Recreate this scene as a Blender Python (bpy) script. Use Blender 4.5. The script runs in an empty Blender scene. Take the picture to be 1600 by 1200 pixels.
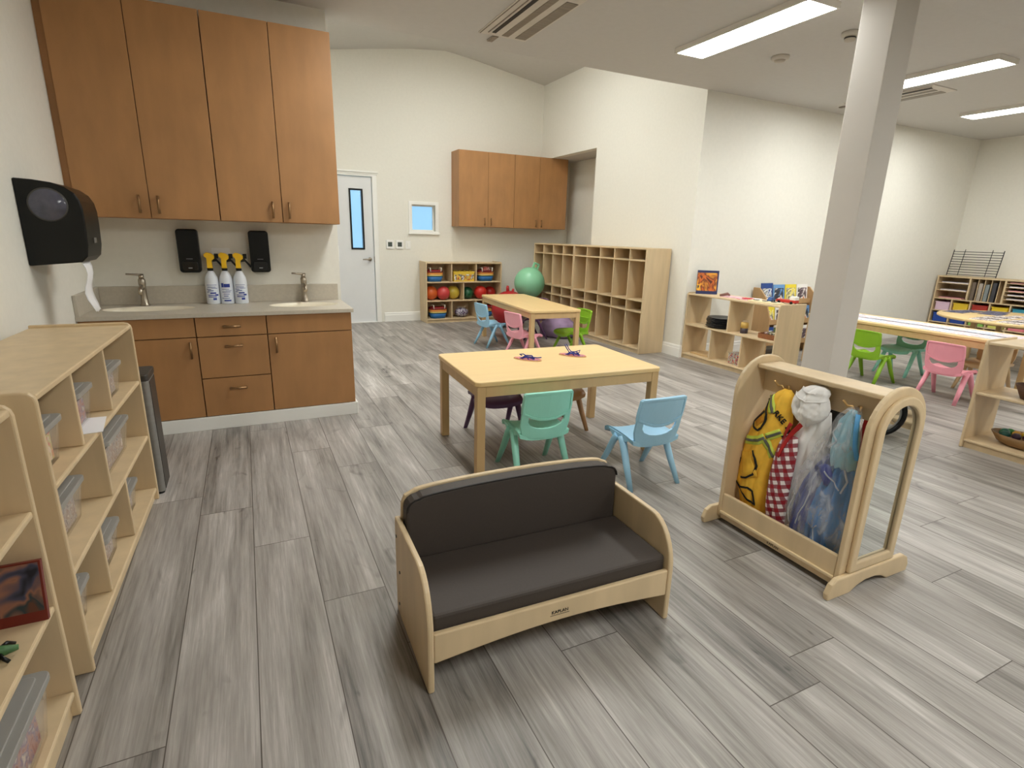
import bpy, bmesh, math, random
from mathutils import Vector, Matrix
random.seed(7)
PI = math.pi
SC = bpy.context.scene
COL = SC.collection

# ---------------------------------------------------------------- camera
EYE = 1.33
cam = bpy.data.cameras.new('camera')
cam.sensor_fit = 'HORIZONTAL'; cam.sensor_width = 36.0
cam.lens = 843.07 / 1600 * 36.0
cam.clip_start = 0.02; cam.clip_end = 100
cam_o = bpy.data.objects.new('camera', cam); COL.objects.link(cam_o)
Rr = Vector((0.90133949, -0.43235787, 0.02556957))
Dd = Vector((-0.09230023, -0.24942881, -0.96398441))
Ff = Vector((0.42316403, 0.86651714, -0.26472676))
cm = Matrix((Rr, -Dd, -Ff)).transposed().to_4x4(); cm.translation = Vector((0, 0, EYE))
cam_o.matrix_world = cm
SC.camera = cam_o

# ---------------------------------------------------------------- world, colour management
w = bpy.data.worlds.new('daylight'); SC.world = w; w.use_nodes = True
bgn = w.node_tree.nodes['Background']; bgn.inputs[0].default_value = (0.52, 0.78, 0.98, 1); bgn.inputs[1].default_value = 1.35
SC.view_settings.view_transform = 'Standard'
SC.view_settings.look = 'None'
SC.view_settings.gamma = 1.0
SC.view_settings.use_curve_mapping = False
SC.view_settings.exposure = 0.0
SC.cycles.max_bounces = 10; SC.cycles.diffuse_bounces = 6; SC.cycles.glossy_bounces = 4
SC.cycles.transmission_bounces = 6; SC.cycles.transparent_max_bounces = 12
SC.cycles.caustics_reflective = False; SC.cycles.caustics_refractive = False
SC.cycles.sample_clamp_indirect = 6.0
SC.cycles.use_denoising = True
LAMP = 36.0            # strength of the ceiling light diffusers

# ---------------------------------------------------------------- materials
def lin(c):
    def f(v):
        v /= 255.0
        return v / 12.92 if v <= .04045 else ((v + .055) / 1.055) ** 2.4
    return (f(c[0]), f(c[1]), f(c[2]), 1)
MATS = {}
def mat(name, rgb, rough=.5, metal=0.0, var=.06, scale=(6, 6, 6), emit=0, bump=0, alpha=1, trans=0, spec=.5, detail=3):
    if name in MATS: return MATS[name]
    m = bpy.data.materials.new(name); m.use_nodes = True; MATS[name] = m
    nt = m.node_tree; b = nt.nodes['Principled BSDF']
    b.inputs['Roughness'].default_value = rough; b.inputs['Metallic'].default_value = metal
    b.inputs['Specular IOR Level'].default_value = spec
    c = lin(rgb)
    tc = nt.nodes.new('ShaderNodeTexCoord'); mp = nt.nodes.new('ShaderNodeMapping'); mp.inputs['Scale'].default_value = scale
    nz = nt.nodes.new('ShaderNodeTexNoise'); nz.inputs['Scale'].default_value = 1.0; nz.inputs['Detail'].default_value = detail
    nt.links.new(tc.outputs['Object'], mp.inputs[0]); nt.links.new(mp.outputs[0], nz.inputs['Vector'])
    rp = nt.nodes.new('ShaderNodeValToRGB')
    rp.color_ramp.elements[0].position = .3; rp.color_ramp.elements[1].position = .7
    rp.color_ramp.elements[0].color = tuple(v * (1 - var) for v in c[:3]) + (1,)
    rp.color_ramp.elements[1].color = tuple(min(1, v * (1 + var)) for v in c[:3]) + (1,)
    nt.links.new(nz.outputs['Fac'], rp.inputs[0]); nt.links.new(rp.outputs[0], b.inputs['Base Color'])
    if emit:
        b.inputs['Emission Color'].default_value = c; b.inputs['Emission Strength'].default_value = emit
    if bump:
        bp = nt.nodes.new('ShaderNodeBump'); bp.inputs['Strength'].default_value = bump; bp.inputs['Distance'].default_value = .002
        nt.links.new(nz.outputs['Fac'], bp.inputs['Height']); nt.links.new(bp.outputs[0], b.inputs['Normal'])
    if trans: b.inputs['Transmission Weight'].default_value = trans
    b.inputs['Alpha'].default_value = alpha
    return m
WALL = mat('wall_paint', (230, 228, 219), .85, var=.015, scale=(30, 30, 30), bump=.15)
CEIL = mat('ceiling_paint', (202, 200, 197), .9, var=.015, scale=(20, 20, 20), bump=.1)
TRIM = mat('white_trim_paint', (240, 240, 236), .45, var=.01)
DOORW = mat('white_door_paint', (226, 228, 230), .5, var=.012)
COLM = mat('grey_column_paint', (204, 199, 192), .7, var=.012)
BIRCH = mat('birch_plywood', (210, 187, 150), .42, var=.07, scale=(14, 14, 2.2))
BEDGE = mat('birch_rounded_edge', (226, 204, 166), .4, var=.05, scale=(10, 10, 10))
MAPLE = mat('maple_table_top', (228, 197, 142), .38, var=.03, scale=(3, 22, 22))
MLEG = mat('maple_leg', (202, 170, 122), .45, var=.06, scale=(18, 18, 3))
CAB = mat('honey_maple_veneer', (170, 124, 79), .45, var=.10, scale=(9, 9, 3.0), detail=5)
CABD = mat('cabinet_shadow_gap', (96, 58, 26), .6, var=.08)
STONE = mat('beige_stone', (191, 183, 168), .35, var=.05, scale=(60, 60, 60))
SINK = mat('cream_sink', (234, 226, 206), .3, var=.02)
NICK = mat('brushed_nickel', (170, 160, 145), .32, 1.0, var=.05, scale=(40, 40, 40))
PULL = mat('bronze_nickel_pull', (150, 118, 84), .35, .9, var=.05)
BLACK = mat('black_plastic', (13, 14, 13), .3, var=.08, spec=.3)
DKGRY = mat('dark_grey_plastic', (62, 60, 58), .4, var=.06)
WHITE = mat('white_plastic', (240, 240, 238), .4, var=.01)
COUCH = mat('dark_brown_vinyl', (62, 54, 49), .62, var=.05, scale=(120, 120, 120), bump=.12)
PIPING = mat('black_piping', (34, 30, 28), .5, var=.05)
STEEL = mat('stainless_steel', (150, 149, 146), .45, .6, var=.05, scale=(2, 2, 60))
DKSTL = mat('dark_steel', (84, 80, 76), .45, .6, var=.05, scale=(60, 60, 2))
GLASS = mat('window_glass', (205, 232, 250), .12, var=.01, trans=.92)
LID = mat('grey_bin_lid', (150, 148, 143), .4, var=.03)
CLEAR = mat('clear_plastic', (230, 224, 214), .18, var=.02, alpha=.16)
PAPER = mat('white_paper', (238, 238, 240), .8, var=.02)
INK = mat('black_ink', (20, 18, 16), .6, var=.02)
MIRROR = mat('mirror_glass', (225, 228, 226), .01, 1.0, var=.005)
LAMPM = mat('lamp_diffuser', (251, 252, 247), .5, var=.0, emit=LAMP)
BRASS = mat('brass_hook', (196, 160, 104), .35, .6, var=.04)
VEST = mat('yellow_vest_cloth', (248, 196, 66), .75, var=.07, scale=(30, 30, 30), bump=.3)
LIME = mat('lime_reflective_tape', (208, 224, 88), .5, var=.04)
GTAPE = mat('grey_reflective_tape', (98, 100, 88), .4, var=.04)
CLOTHW = mat('white_cloth', (244, 243, 242), .8, var=.03, scale=(25, 25, 25), bump=.2)
REDC = mat('red_cloth', (170, 26, 24), .75, var=.08, scale=(25, 25, 25))
BLKC = mat('black_cloth', (24, 24, 26), .85, var=.1)
NAVY = mat('deep_blue_satin', (30, 52, 140), .4, var=.1)
YELBK = mat('black_binding', (22, 22, 20), .7, var=.05)

def planks():
    m = bpy.data.materials.new('grey_oak_planks'); m.use_nodes = True
    nt = m.node_tree; N = nt.nodes; L = nt.links; b = N['Principled BSDF']
    def math_(op, a, bb=None, c=None):
        n = N.new('ShaderNodeMath'); n.operation = op
        for i, v in enumerate((a, bb, c)):
            if v is None: continue
            if isinstance(v, (int, float)): n.inputs[i].default_value = v
            else: L.new(v, n.inputs[i])
        return n.outputs[0]
    W, X0, LEN = .2275, -.3105, 1.54
    tc = N.new('ShaderNodeTexCoord'); sp = N.new('ShaderNodeSeparateXYZ'); L.new(tc.outputs['Object'], sp.inputs[0])
    u = math_('DIVIDE', math_('SUBTRACT', sp.outputs[0], X0), W)
    k = math_('FLOOR', u); fu = math_('FRACT', u)
    joint = {-1: 1.968, 0: 2.727, 1: 2.333, 2: 1.84, 3: 3.05, 4: 3.667, 5: 4.345, 6: 4.69, 7: 3.9, 8: .931, 9: 1.429, 10: .611, 11: 1.98, 12: .973, 13: 2.2, 14: 1.26}
    rp = N.new('ShaderNodeValToRGB'); rp.color_ramp.interpolation = 'CONSTANT'
    el = rp.color_ramp.elements
    ks = list(range(-6, 25))
    for i, kk in enumerate(ks):
        y = joint.get(kk, random.uniform(0, LEN)) % LEN / LEN
        pos = i / 32.0
        e = el[i] if i < 2 else el.new(pos)
        e.position = pos; e.color = (y, y, y, 1)
    L.new(math_('DIVIDE', math_('ADD', k, 6.4), 32.0), rp.inputs[0])
    off = math_('ADD', rp.outputs[0], math_('MULTIPLY', math_('FLOOR', math_('DIVIDE', k, 25.0)), .37))
    v = math_('SUBTRACT', math_('DIVIDE', sp.outputs[1], LEN), off)
    j = math_('FLOOR', v); fv = math_('FRACT', v)
    cb = N.new('ShaderNodeCombineXYZ'); L.new(k, cb.inputs[0]); L.new(j, cb.inputs[1])
    wn = N.new('ShaderNodeTexWhiteNoise'); wn.noise_dimensions = '2D'; L.new(cb.outputs[0], wn.inputs[0])
    # grain coordinates, shifted for every board
    g = N.new('ShaderNodeCombineXYZ')
    L.new(math_('ADD', math_('MULTIPLY', sp.outputs[0], 1.0), math_('MULTIPLY', wn.outputs['Value'], 31.0)), g.inputs[0])
    L.new(math_('ADD', sp.outputs[1], math_('MULTIPLY', wn.outputs['Value'], 17.0)), g.inputs[1])
    L.new(math_('MULTIPLY', wn.outputs['Value'], 9.0), g.inputs[2])
    def noise(sc, detail, rough, dist=0):
        mp = N.new('ShaderNodeMapping'); mp.inputs['Scale'].default_value = sc; L.new(g.outputs[0], mp.inputs[0])
        n = N.new('ShaderNodeTexNoise'); n.inputs['Scale'].default_value = 1; n.inputs['Detail'].default_value = detail
        n.inputs['Roughness'].default_value = rough; n.inputs['Distortion'].default_value = dist
        L.new(mp.outputs[0], n.inputs['Vector']); return n.outputs['Fac']
    broad = noise((9, .9, 1), 3, .55, .6)
    fine = noise((70, 2.6, 1), 5, .65, .2)
    pore = noise((240, 9, 1), 3, .7)
    knot = noise((7, 3.2, 1), 2, .5, 1.6)
    kn = N.new('ShaderNodeMapRange'); kn.inputs[1].default_value = .66; kn.inputs[2].default_value = .80; L.new(knot, kn.inputs[0])
    t = math_('ADD', math_('MULTIPLY', broad, .50), math_('ADD', math_('MULTIPLY', fine, .36), math_('MULTIPLY', pore, .14)))
    t = math_('ADD', t, math_('MULTIPLY', math_('SUBTRACT', wn.outputs['Value'], .5), .07))
    t = math_('SUBTRACT', t, math_('MULTIPLY', kn.outputs[0], .12))
    cr = N.new('ShaderNodeValToRGB')
    e = cr.color_ramp.elements
    e[0].position = .32; e[0].color = lin((84, 81, 78))
    e[1].position = .68; e[1].color = lin((202, 198, 194))
    e2 = e.new(.45); e2.color = lin((138, 133, 128))
    e3 = e.new(.57); e3.color = lin((168, 163, 158))
    L.new(t, cr.inputs[0])
    # grooves between boards
    du = math_('MULTIPLY', math_('MINIMUM', fu, math_('SUBTRACT', 1.0, fu)), W)
    dv = math_('MULTIPLY', math_('MINIMUM', fv, math_('SUBTRACT', 1.0, fv)), LEN)
    d = math_('MINIMUM', du, dv)
    gr = N.new('ShaderNodeMapRange'); gr.inputs[1].default_value = .0009; gr.inputs[2].default_value = .0022; L.new(d, gr.inputs[0])
    mx = N.new('ShaderNodeMix'); mx.data_type = 'RGBA'
    L.new(gr.outputs[0], mx.inputs[0]); mx.inputs[6].default_value = lin((78, 70, 64)); L.new(cr.outputs[0], mx.inputs[7])
    L.new(mx.outputs[2], b.inputs['Base Color'])
    b.inputs['Roughness'].default_value = .42
    rr = N.new('ShaderNodeMapRange'); rr.inputs[3].default_value = .36; rr.inputs[4].default_value = .52; L.new(fine, rr.inputs[0]); L.new(rr.outputs[0], b.inputs['Roughness'])
    bp = N.new('ShaderNodeBump'); bp.inputs['Strength'].default_value = .25; bp.inputs['Distance'].default_value = .001
    L.new(math_('ADD', fine, gr.outputs[0]), bp.inputs['Height']); L.new(bp.outputs[0], b.inputs['Normal'])
    return m
FLOORM = planks()

def gingham(name, rgb, size):
    m = bpy.data.materials.new(name); m.use_nodes = True; nt = m.node_tree; N = nt.nodes; L = nt.links; b = N['Principled BSDF']
    tc = N.new('ShaderNodeTexCoord'); mp = N.new('ShaderNodeMapping'); mp.inputs['Rotation'].default_value = (.35, 0, 0)
    L.new(tc.outputs['Object'], mp.inputs[0]); sp = N.new('ShaderNodeSeparateXYZ'); L.new(mp.outputs[0], sp.inputs[0])
    outs = []
    for ax in (1, 2):
        d = N.new('ShaderNodeMath'); d.operation = 'DIVIDE'; L.new(sp.outputs[ax], d.inputs[0]); d.inputs[1].default_value = size
        f = N.new('ShaderNodeMath'); f.operation = 'FRACT'; L.new(d.outputs[0], f.inputs[0])
        g = N.new('ShaderNodeMath'); g.operation = 'GREATER_THAN'; L.new(f.outputs[0], g.inputs[0]); g.inputs[1].default_value = .5; outs.append(g.outputs[0])
    a = N.new('ShaderNodeMath'); a.operation = 'ADD'; L.new(outs[0], a.inputs[0]); L.new(outs[1], a.inputs[1])
    h = N.new('ShaderNodeMath'); h.operation = 'DIVIDE'; L.new(a.outputs[0], h.inputs[0]); h.inputs[1].default_value = 2.0
    r = N.new('ShaderNodeValToRGB'); r.color_ramp.interpolation = 'CONSTANT'
    e = r.color_ramp.elements; e[0].position = 0; e[0].color = lin((236, 228, 228)); e[1].position = .75; e[1].color = lin(rgb)
    e2 = e.new(.3); e2.color = lin(tuple((v + 150) // 2 for v in rgb))
    L.new(h.outputs[0], r.inputs[0]); L.new(r.outputs[0], b.inputs['Base Color']); b.inputs['Roughness'].default_value = .8
    return m
GING = gingham('red_white_gingham', (150, 24, 38), .036)

def blotch(name, cols, scale=18, rough=.45):
    """printed picture: noise bands in several colours"""
    m = bpy.data.materials.new(name); m.use_nodes = True; nt = m.node_tree; N = nt.nodes; L = nt.links; b = N['Principled BSDF']
    tc = N.new('ShaderNodeTexCoord'); nz = N.new('ShaderNodeTexNoise'); nz.inputs['Scale'].default_value = scale; nz.inputs['Detail'].default_value = 2; nz.inputs['Distortion'].default_value = .6
    L.new(tc.outputs['Object'], nz.inputs['Vector'])
    r = N.new('ShaderNodeValToRGB'); r.color_ramp.interpolation = 'LINEAR'; e = r.color_ramp.elements
    n = len(cols)
    for i, c in enumerate(cols):
        p = .32 + .36 * i / (n - 1)
        x = e[i] if i < 2 else e.new(p)
        x.position = p; x.color = lin(c)
    L.new(nz.outputs['Fac'], r.inputs[0]); L.new(r.outputs[0], b.inputs['Base Color']); b.inputs['Roughness'].default_value = rough
    return m

# ---------------------------------------------------------------- mesh helpers
class MB:
    def __init__(s): s.bm = bmesh.new()
    def box(s, a, b, M=None):
        x0, y0, z0 = a; x1, y1, z1 = b
        v = [s.bm.verts.new(p) for p in ((x0, y0, z0), (x1, y0, z0), (x1, y1, z0), (x0, y1, z0), (x0, y0, z1), (x1, y0, z1), (x1, y1, z1), (x0, y1, z1))]
        for f in ((3, 2, 1, 0), (4, 5, 6, 7), (0, 1, 5, 4), (1, 2, 6, 5), (2, 3, 7, 6), (3, 0, 4, 7)): s.bm.faces.new([v[i] for i in f])
        if M is not None: bmesh.ops.transform(s.bm, matrix=M, verts=v)
        return s
    @staticmethod
    def _p(ax, a, b, h): return {'x': (h, a, b), 'y': (a, h, b), 'z': (a, b, h)}[ax]
    def prism(s, pts, ax, lo, hi, M=None, smooth=False):
        n = len(pts)
        A = [s.bm.verts.new(s._p(ax, p[0], p[1], lo)) for p in pts]; B = [s.bm.verts.new(s._p(ax, p[0], p[1], hi)) for p in pts]
        fs = [s.bm.faces.new(A[::-1]), s.bm.faces.new(B)]
        for i in range(n):
            f = s.bm.faces.new((A[i], A[(i + 1) % n], B[(i + 1) % n], B[i])); f.smooth = smooth
            fs.append(f)
        bmesh.ops.recalc_face_normals(s.bm, faces=fs)
        if M is not None: bmesh.ops.transform(s.bm, matrix=M, verts=A + B)
        return s
    def plate(s, outer, holes, ax, lo, hi, M=None):
        """slab with holes"""
        allv = []; allf = []
        rings = []
        for lev in (lo, hi):
            es = []; lev_r = []
            for loop in [outer] + holes:
                vs = [s.bm.verts.new(s._p(ax, p[0], p[1], lev)) for p in loop]
                es += [s.bm.edges.new((vs[i], vs[(i + 1) % len(vs)])) for i in range(len(vs))]
                lev_r.append(vs); allv += vs
            r = bmesh.ops.triangle_fill(s.bm, use_beauty=True, use_dissolve=False, edges=es)
            allf += [g for g in r['geom'] if isinstance(g, bmesh.types.BMFace)]
            rings.append(lev_r)
        for ra, rb in zip(*rings):
            n = len(ra)
            for i in range(n): allf.append(s.bm.faces.new((ra[i], ra[(i + 1) % n], rb[(i + 1) % n], rb[i])))
        bmesh.ops.recalc_face_normals(s.bm, faces=allf)
        if M is not None: bmesh.ops.transform(s.bm, matrix=M, verts=allv)
        return s
    def tube(s, path, r, n=8, closed=False, flat=1.0):
        P = [Vector(p) for p in path]; m = len(P)
        rs = r if isinstance(r, (list, tuple)) else [r] * m
        t0 = (P[1] - P[0]).normalized()
        up = Vector((0, 0, 1)) if abs(t0.z) < .9 else Vector((1, 0, 0))
        nrm = t0.cross(up).normalized(); rings = []
        for i in range(m):
            if closed: t = (P[(i + 1) % m] - P[i - 1]).normalized()
            elif i == 0: t = t0
            elif i == m - 1: t = (P[i] - P[i - 1]).normalized()
            else: t = (P[i + 1] - P[i - 1]).normalized()
            nrm = (nrm - t * nrm.dot(t)).normalized(); bi = t.cross(nrm)
            rings.append([s.bm.verts.new(P[i] + (nrm * math.cos(2 * PI * k / n) + bi * math.sin(2 * PI * k / n) * flat) * rs[i]) for k in range(n)])
        fs = []
        for i in range(m if closed else m - 1):
            a, b = rings[i], rings[(i + 1) % m]
            for k in range(n):
                f = s.bm.faces.new((a[k], a[(k + 1) % n], b[(k + 1) % n], b[k])); f.smooth = True; fs.append(f)
        if not closed: fs += [s.bm.faces.new(rings[0][::-1]), s.bm.faces.new(rings[-1])]
        bmesh.ops.recalc_face_normals(s.bm, faces=fs)
        return s
    def lathe(s, prof, c=(0, 0, 0), n=24, ax='z', M=None):
        rings = []; fs = []; vs = []
        for r, z in prof:
            ring = []
            for k in range(n if r > 1e-6 else 1):
                a = 2 * PI * k / n
                p = {'z': (r * math.cos(a), r * math.sin(a), z), 'y': (r * math.cos(a), z, r * math.sin(a)), 'x': (z, r * math.cos(a), r * math.sin(a))}[ax]
                ring.append(s.bm.verts.new((p[0] + c[0], p[1] + c[1], p[2] + c[2])))
            rings.append(ring); vs += ring
        for a, b in zip(rings, rings[1:]):
            for k in range(n):
                q = [a[k % len(a)], a[(k + 1) % len(a)], b[(k + 1) % len(b)], b[k % len(b)]]
                q2 = []
                for x in q:
                    if x not in q2: q2.append(x)
                if len(q2) > 2: f = s.bm.faces.new(q2); f.smooth = True; fs.append(f)
        if len(rings[0]) > 1: fs.append(s.bm.faces.new(rings[0][::-1]))
        if len(rings[-1]) > 1: fs.append(s.bm.faces.new(rings[-1]))
        bmesh.ops.recalc_face_normals(s.bm, faces=fs)
        if M is not None: bmesh.ops.transform(s.bm, matrix=M, verts=vs)
        return s
    def ell(s, c, rx, ry=None, rz=None, n=20):
        ry = rx if ry is None else ry; rz = rx if rz is None else rz
        M = Matrix.Translation(c) @ Matrix.Diagonal((rx, ry, rz, 1))
        r = bmesh.ops.create_uvsphere(s.bm, u_segments=n, v_segments=max(6, n // 2), radius=1, matrix=M)
        for v in r['verts']:
            for f in v.link_faces: f.smooth = True
        return s
    def loft(s, rows, n=28, folds=5, amp=.25, ph=0.0):
        """cloth hanging along z: rows of (z, y_left, y_right, x_centre, half depth)"""
        rings = []; fs = []
        for i, (z, ya, yb, xc, d) in enumerate(rows):
            ring = []
            for k in range(n):
                a = 2 * PI * k / n
                c_, s_ = math.cos(a), math.sin(a)
                sx = math.copysign(abs(s_) ** .8, s_)
                t = (1 - c_) / 2
                wob = amp * math.sin(folds * PI * t * 2 + ph + i * .35 + (0 if s_ > 0 else 1.7)) * min(1, 3 * abs(s_))
                y = (ya + yb) / 2 + (yb - ya) / 2 * c_
                ring.append(s.bm.verts.new((xc + d * sx * (1 + wob) , y, z + .006 * math.sin(k * 2.1 + i) * (1 if i in (0, len(rows) - 1) else 0))))
            rings.append(ring)
        for a, b in zip(rings, rings[1:]):
            for k in range(n): f = s.bm.faces.new((a[k], a[(k + 1) % n], b[(k + 1) % n], b[k])); f.smooth = True; fs.append(f)
        fs += [s.bm.faces.new(rings[0][::-1]), s.bm.faces.new(rings[-1])]
        bmesh.ops.recalc_face_normals(s.bm, faces=fs)
        return s
    def done(s, name, material, parent=None, bev=0, loc=None, rz=0, kind=None, sub=0):
        me = bpy.data.meshes.new(name); s.bm.to_mesh(me); s.bm.free()
        me.materials.append(material)
        o = bpy.data.objects.new(name, me); COL.objects.link(o)
        if parent is not None: o.parent = parent
        if loc is not None: o.location = loc
        if rz: o.rotation_euler[2] = rz
        if kind: o['kind'] = kind
        if bev:
            m = o.modifiers.new('bevel', 'BEVEL'); m.width = bev; m.segments = 2; m.limit_method = 'ANGLE'; m.angle_limit = math.radians(50)
        if sub:
            m = o.modifiers.new('subdivision', 'SUBSURF'); m.levels = sub; m.render_levels = sub
        return o
def tag(o, label, cat, group=None, kind=None):
    o['label'] = label; o['category'] = cat
    if group: o['group'] = group
    if kind: o['kind'] = kind
    return o
def thing(name, label, cat, loc=(0, 0, 0), rz=0, group=None):
    o = bpy.data.objects.new(name, None); COL.objects.link(o); o.empty_display_size = .05
    o.location = loc; o.rotation_euler = (0, 0, rz)
    return tag(o, label, cat, group)
def dup(root, loc, rz, label, mats=None):
    def cp(o, parent):
        c = o.copy(); COL.objects.link(c)
        if parent is not None: c.parent = parent
        for ch in o.children: cp(ch, c)
        return c
    r = cp(root, None); r.location = loc; r.rotation_euler = (0, 0, rz); r['label'] = label
    return r
def recolor(root, pairs):
    """give a copy its own material: pairs old -> new"""
    for o in [root] + list(root.children_recursive):
        if o.type == 'MESH' and o.data.materials and o.data.materials[0] in pairs:
            o.material_slots[0].link = 'OBJECT'; o.material_slots[0].material = pairs[o.data.materials[0]]
def rrect(x0, y0, x1, y1, r, n=6):
    p = []
    for cx, cy, a0 in ((x1 - r, y0 + r, -90), (x1 - r, y1 - r, 0), (x0 + r, y1 - r, 90), (x0 + r, y0 + r, 180)):
        for i in range(n + 1):
            a = math.radians(a0 + 90 * i / n); p.append((cx + r * math.cos(a), cy + r * math.sin(a)))
    return p
def ellipse(cx, cy, rx, ry, n=32): return [(cx + rx * math.cos(2 * PI * i / n), cy + ry * math.sin(2 * PI * i / n)) for i in range(n)]
def text(name, body, size, loc, rot, parent, material, ext=.0006):
    c = bpy.data.curves.new(name, 'FONT'); c.body = body; c.size = size; c.extrude = ext; c.align_x = 'CENTER'; c.align_y = 'CENTER'
    c.materials.append(material)
    tmp = bpy.data.objects.new(name, c); me = bpy.data.meshes.new_from_object(tmp); bpy.data.objects.remove(tmp)
    if not me.materials: me.materials.append(material)
    o = bpy.data.objects.new(name, me); COL.objects.link(o); o.location = loc; o.rotation_euler = rot
    if parent is not None: o.parent = parent
    return o

# ================================================================ the room
XL, XR, YB, YK, YC, XS, ZC = -.945, 9.83, 8.33, 4.58, 4.75, 4.50, 2.85
MB().box((-1.3, -3.4, -.1), (10.2, 8.8, 0)).done('floor', FLOORM, kind='structure')
MB().box((XL - .12, -3.1, 0), (XL, YK + .1, 2.95)).done('wall_left', WALL, kind='structure')
MB().box((XL, YK, 0), (.67, YK + .12, 3.0)).done('wall_kitchen', WALL, kind='structure')
MB().box((.55, YK + .12, 0), (.67, YB, 3.9)).done('wall_corridor', WALL, kind='structure')
MB().plate([(.55, 0), (5.15, 0), (5.15, 3.95), (.55, 3.95)], [[(.80, .0015), (1.735, .0015), (1.735, 2.095), (.80, 2.095)], [(2.315, 1.365), (2.68, 1.365), (2.68, 1.745), (2.315, 1.745)]], 'y', YB, YB + .14).done('wall_back', WALL, kind='structure')
# side wall with the niche for the end of the cabinet and the lockers
MB().plate([(YC, 0), (6.75, 0), (6.75, 2.53), (YB, 2.53), (YB, 3.9), (YC, 3.9)], [], 'x', XS, XS + .12).done('wall_side', WALL, kind='structure')
MB().box((5.05, 6.6, 0), (5.15, YB, 2.7)).done('wall_niche', WALL, kind='structure')
MB().box((XS + .12, 6.63, 0), (5.05, 6.75, 2.7)).done('wall_niche_return', WALL, kind='structure')
MB().box((XS + .12, 6.63, 2.53), (5.15, YB, 2.65)).done('ceiling_niche', CEIL, kind='structure')
MB().box((XS + .12, YC, 0), (XR + .12, YC + .12, 2.95)).done('wall_front_right', WALL, kind='structure')
MB().box((XR, -3.1, 0), (XR + .12, YC, 2.95)).done('wall_right', WALL, kind='structure')
MB().box((XL - .12, -3.1, 0), (XR + .12, -3.0, 2.95)).done('wall_rear', WALL, kind='structure')
MB().prism([(-3.1, 2.85 - .1 * 5.53), (2.43, 2.85), (YC, 2.85), (YC, 2.97), (2.43, 2.97), (-3.1, 2.97)], 'x', XL - .12, XR + .12).done('ceiling', CEIL, kind='structure')
MB().box((.55, YC - .12, 2.97), (XS + .12, YC, 3.9)).done('wall_vault_fascia', WALL, kind='structure')
MB().prism([(.5, 3.53), (2.35, 3.82), (2.85, 3.87), (3.3, 3.82), (4.66, 3.60), (4.66, 3.95), (.5, 3.95)], 'y', YC - .12, YB + .14).done('ceiling_vault', CEIL, kind='structure')
# baseboards
def baseboard(name, a, b, n):
    """profile board between two floor points a, b; n = outward normal"""
    a = Vector((a[0], a[1], 0)); b = Vector((b[0], b[1], 0)); n = Vector((n[0], n[1], 0))
    m = MB(); prof = [(0, 0), (.016, 0), (.016, .10), (.012, .106), (.012, .128), (.006, .14), (0, .14)]
    A = [m.bm.verts.new(a + n * p[0] + Vector((0, 0, p[1]))) for p in prof]; B = [m.bm.verts.new(b + n * p[0] + Vector((0, 0, p[1]))) for p in prof]
    fs = [m.bm.faces.new(A), m.bm.faces.new(B[::-1])] + [m.bm.faces.new((A[i], B[i], B[(i + 1) % 7], A[(i + 1) % 7])) for i in range(7)]
    bmesh.ops.recalc_face_normals(m.bm, faces=fs)
    m.done(name, TRIM, kind='structure')
baseboard('baseboard_back', (1.85, YB), (4.5, YB), (0, -1))
baseboard('baseboard_side', (XS, YC - .016), (XS, 6.75), (-1, 0))
baseboard('baseboard_front_right', (XS, YC), (XR, YC), (0, -1))
baseboard('baseboard_right', (XR, -3), (XR, YC - .016), (-1, 0))
baseboard('baseboard_left', (XL, -3), (XL, 3.98), (1, 0))
baseboard('baseboard_corridor', (.67, YK + .13), (.67, YB), (1, 0))
# white kick board under the kitchen units
MB().box((XL, 4.0, 0), (.649, 4.016, .092)).box((.649, 4.0, 0), (.665, YK, .092)).done('baseboard_kitchen', TRIM, bev=.003, kind='structure')

# square column
MB().box((3.60, 2.335, 0), (3.82, 2.55, 2.86)).done('column', COLM, bev=.004, kind='structure')

# door
d = thing('door_1', 'white door with tall narrow glass panel and black frame', 'door', (0, YB, 0)); d['kind'] = 'structure'
MB().plate([(.808, .012), (1.727, .012), (1.727, 2.088), (.808, 2.088)], [[(1.425, 1.10), (1.58, 1.10), (1.58, 1.905), (1.425, 1.905)]], 'y', .012, .055).done('door_leaf', DOORW, d)
MB().plate([(1.405, 1.08), (1.60, 1.08), (1.60, 1.925), (1.405, 1.925)], [[(1.428, 1.103), (1.577, 1.103), (1.577, 1.902), (1.428, 1.902)]], 'y', .0, .066).done('window_frame', BLACK, d)
MB().box((1.426, .03, 1.10), (1.579, .038, 1.905)).done('glass_pane', GLASS, d)
h = MB().lathe([(.0, -.010), (.026, -.010), (.026, .012), (0, .012)], (1.665, 0, .94), 18, 'y').tube([(1.665, -.005, .94), (1.665, -.05, .94), (1.645, -.055, .941), (1.55, -.055, .938)], [.011, .011, .011, .008]).done('handle', NICK, d)
MB().box((1.727, -.004, .90), (1.733, .02, .98)).done('strike_plate', NICK, d)
MB().box((1.733, -.022, 0), (1.80, .02, 2.10)).box((.735, -.022, 0), (.802, .02, 2.10)).box((.735, -.022, 2.096), (1.80, .02, 2.12)).done('door_frame', TRIM, d, bev=.004)
MB().box((.72, -.03, 2.12), (1.815, 0, 2.142)).box((.71, -.045, 2.142), (1.825, 0, 2.165)).done('door_head_moulding', TRIM, d, bev=.005)
MB().box((.80, -.02, 0), (1.735, .06, .011)).done('threshold', WHITE, d)

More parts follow.
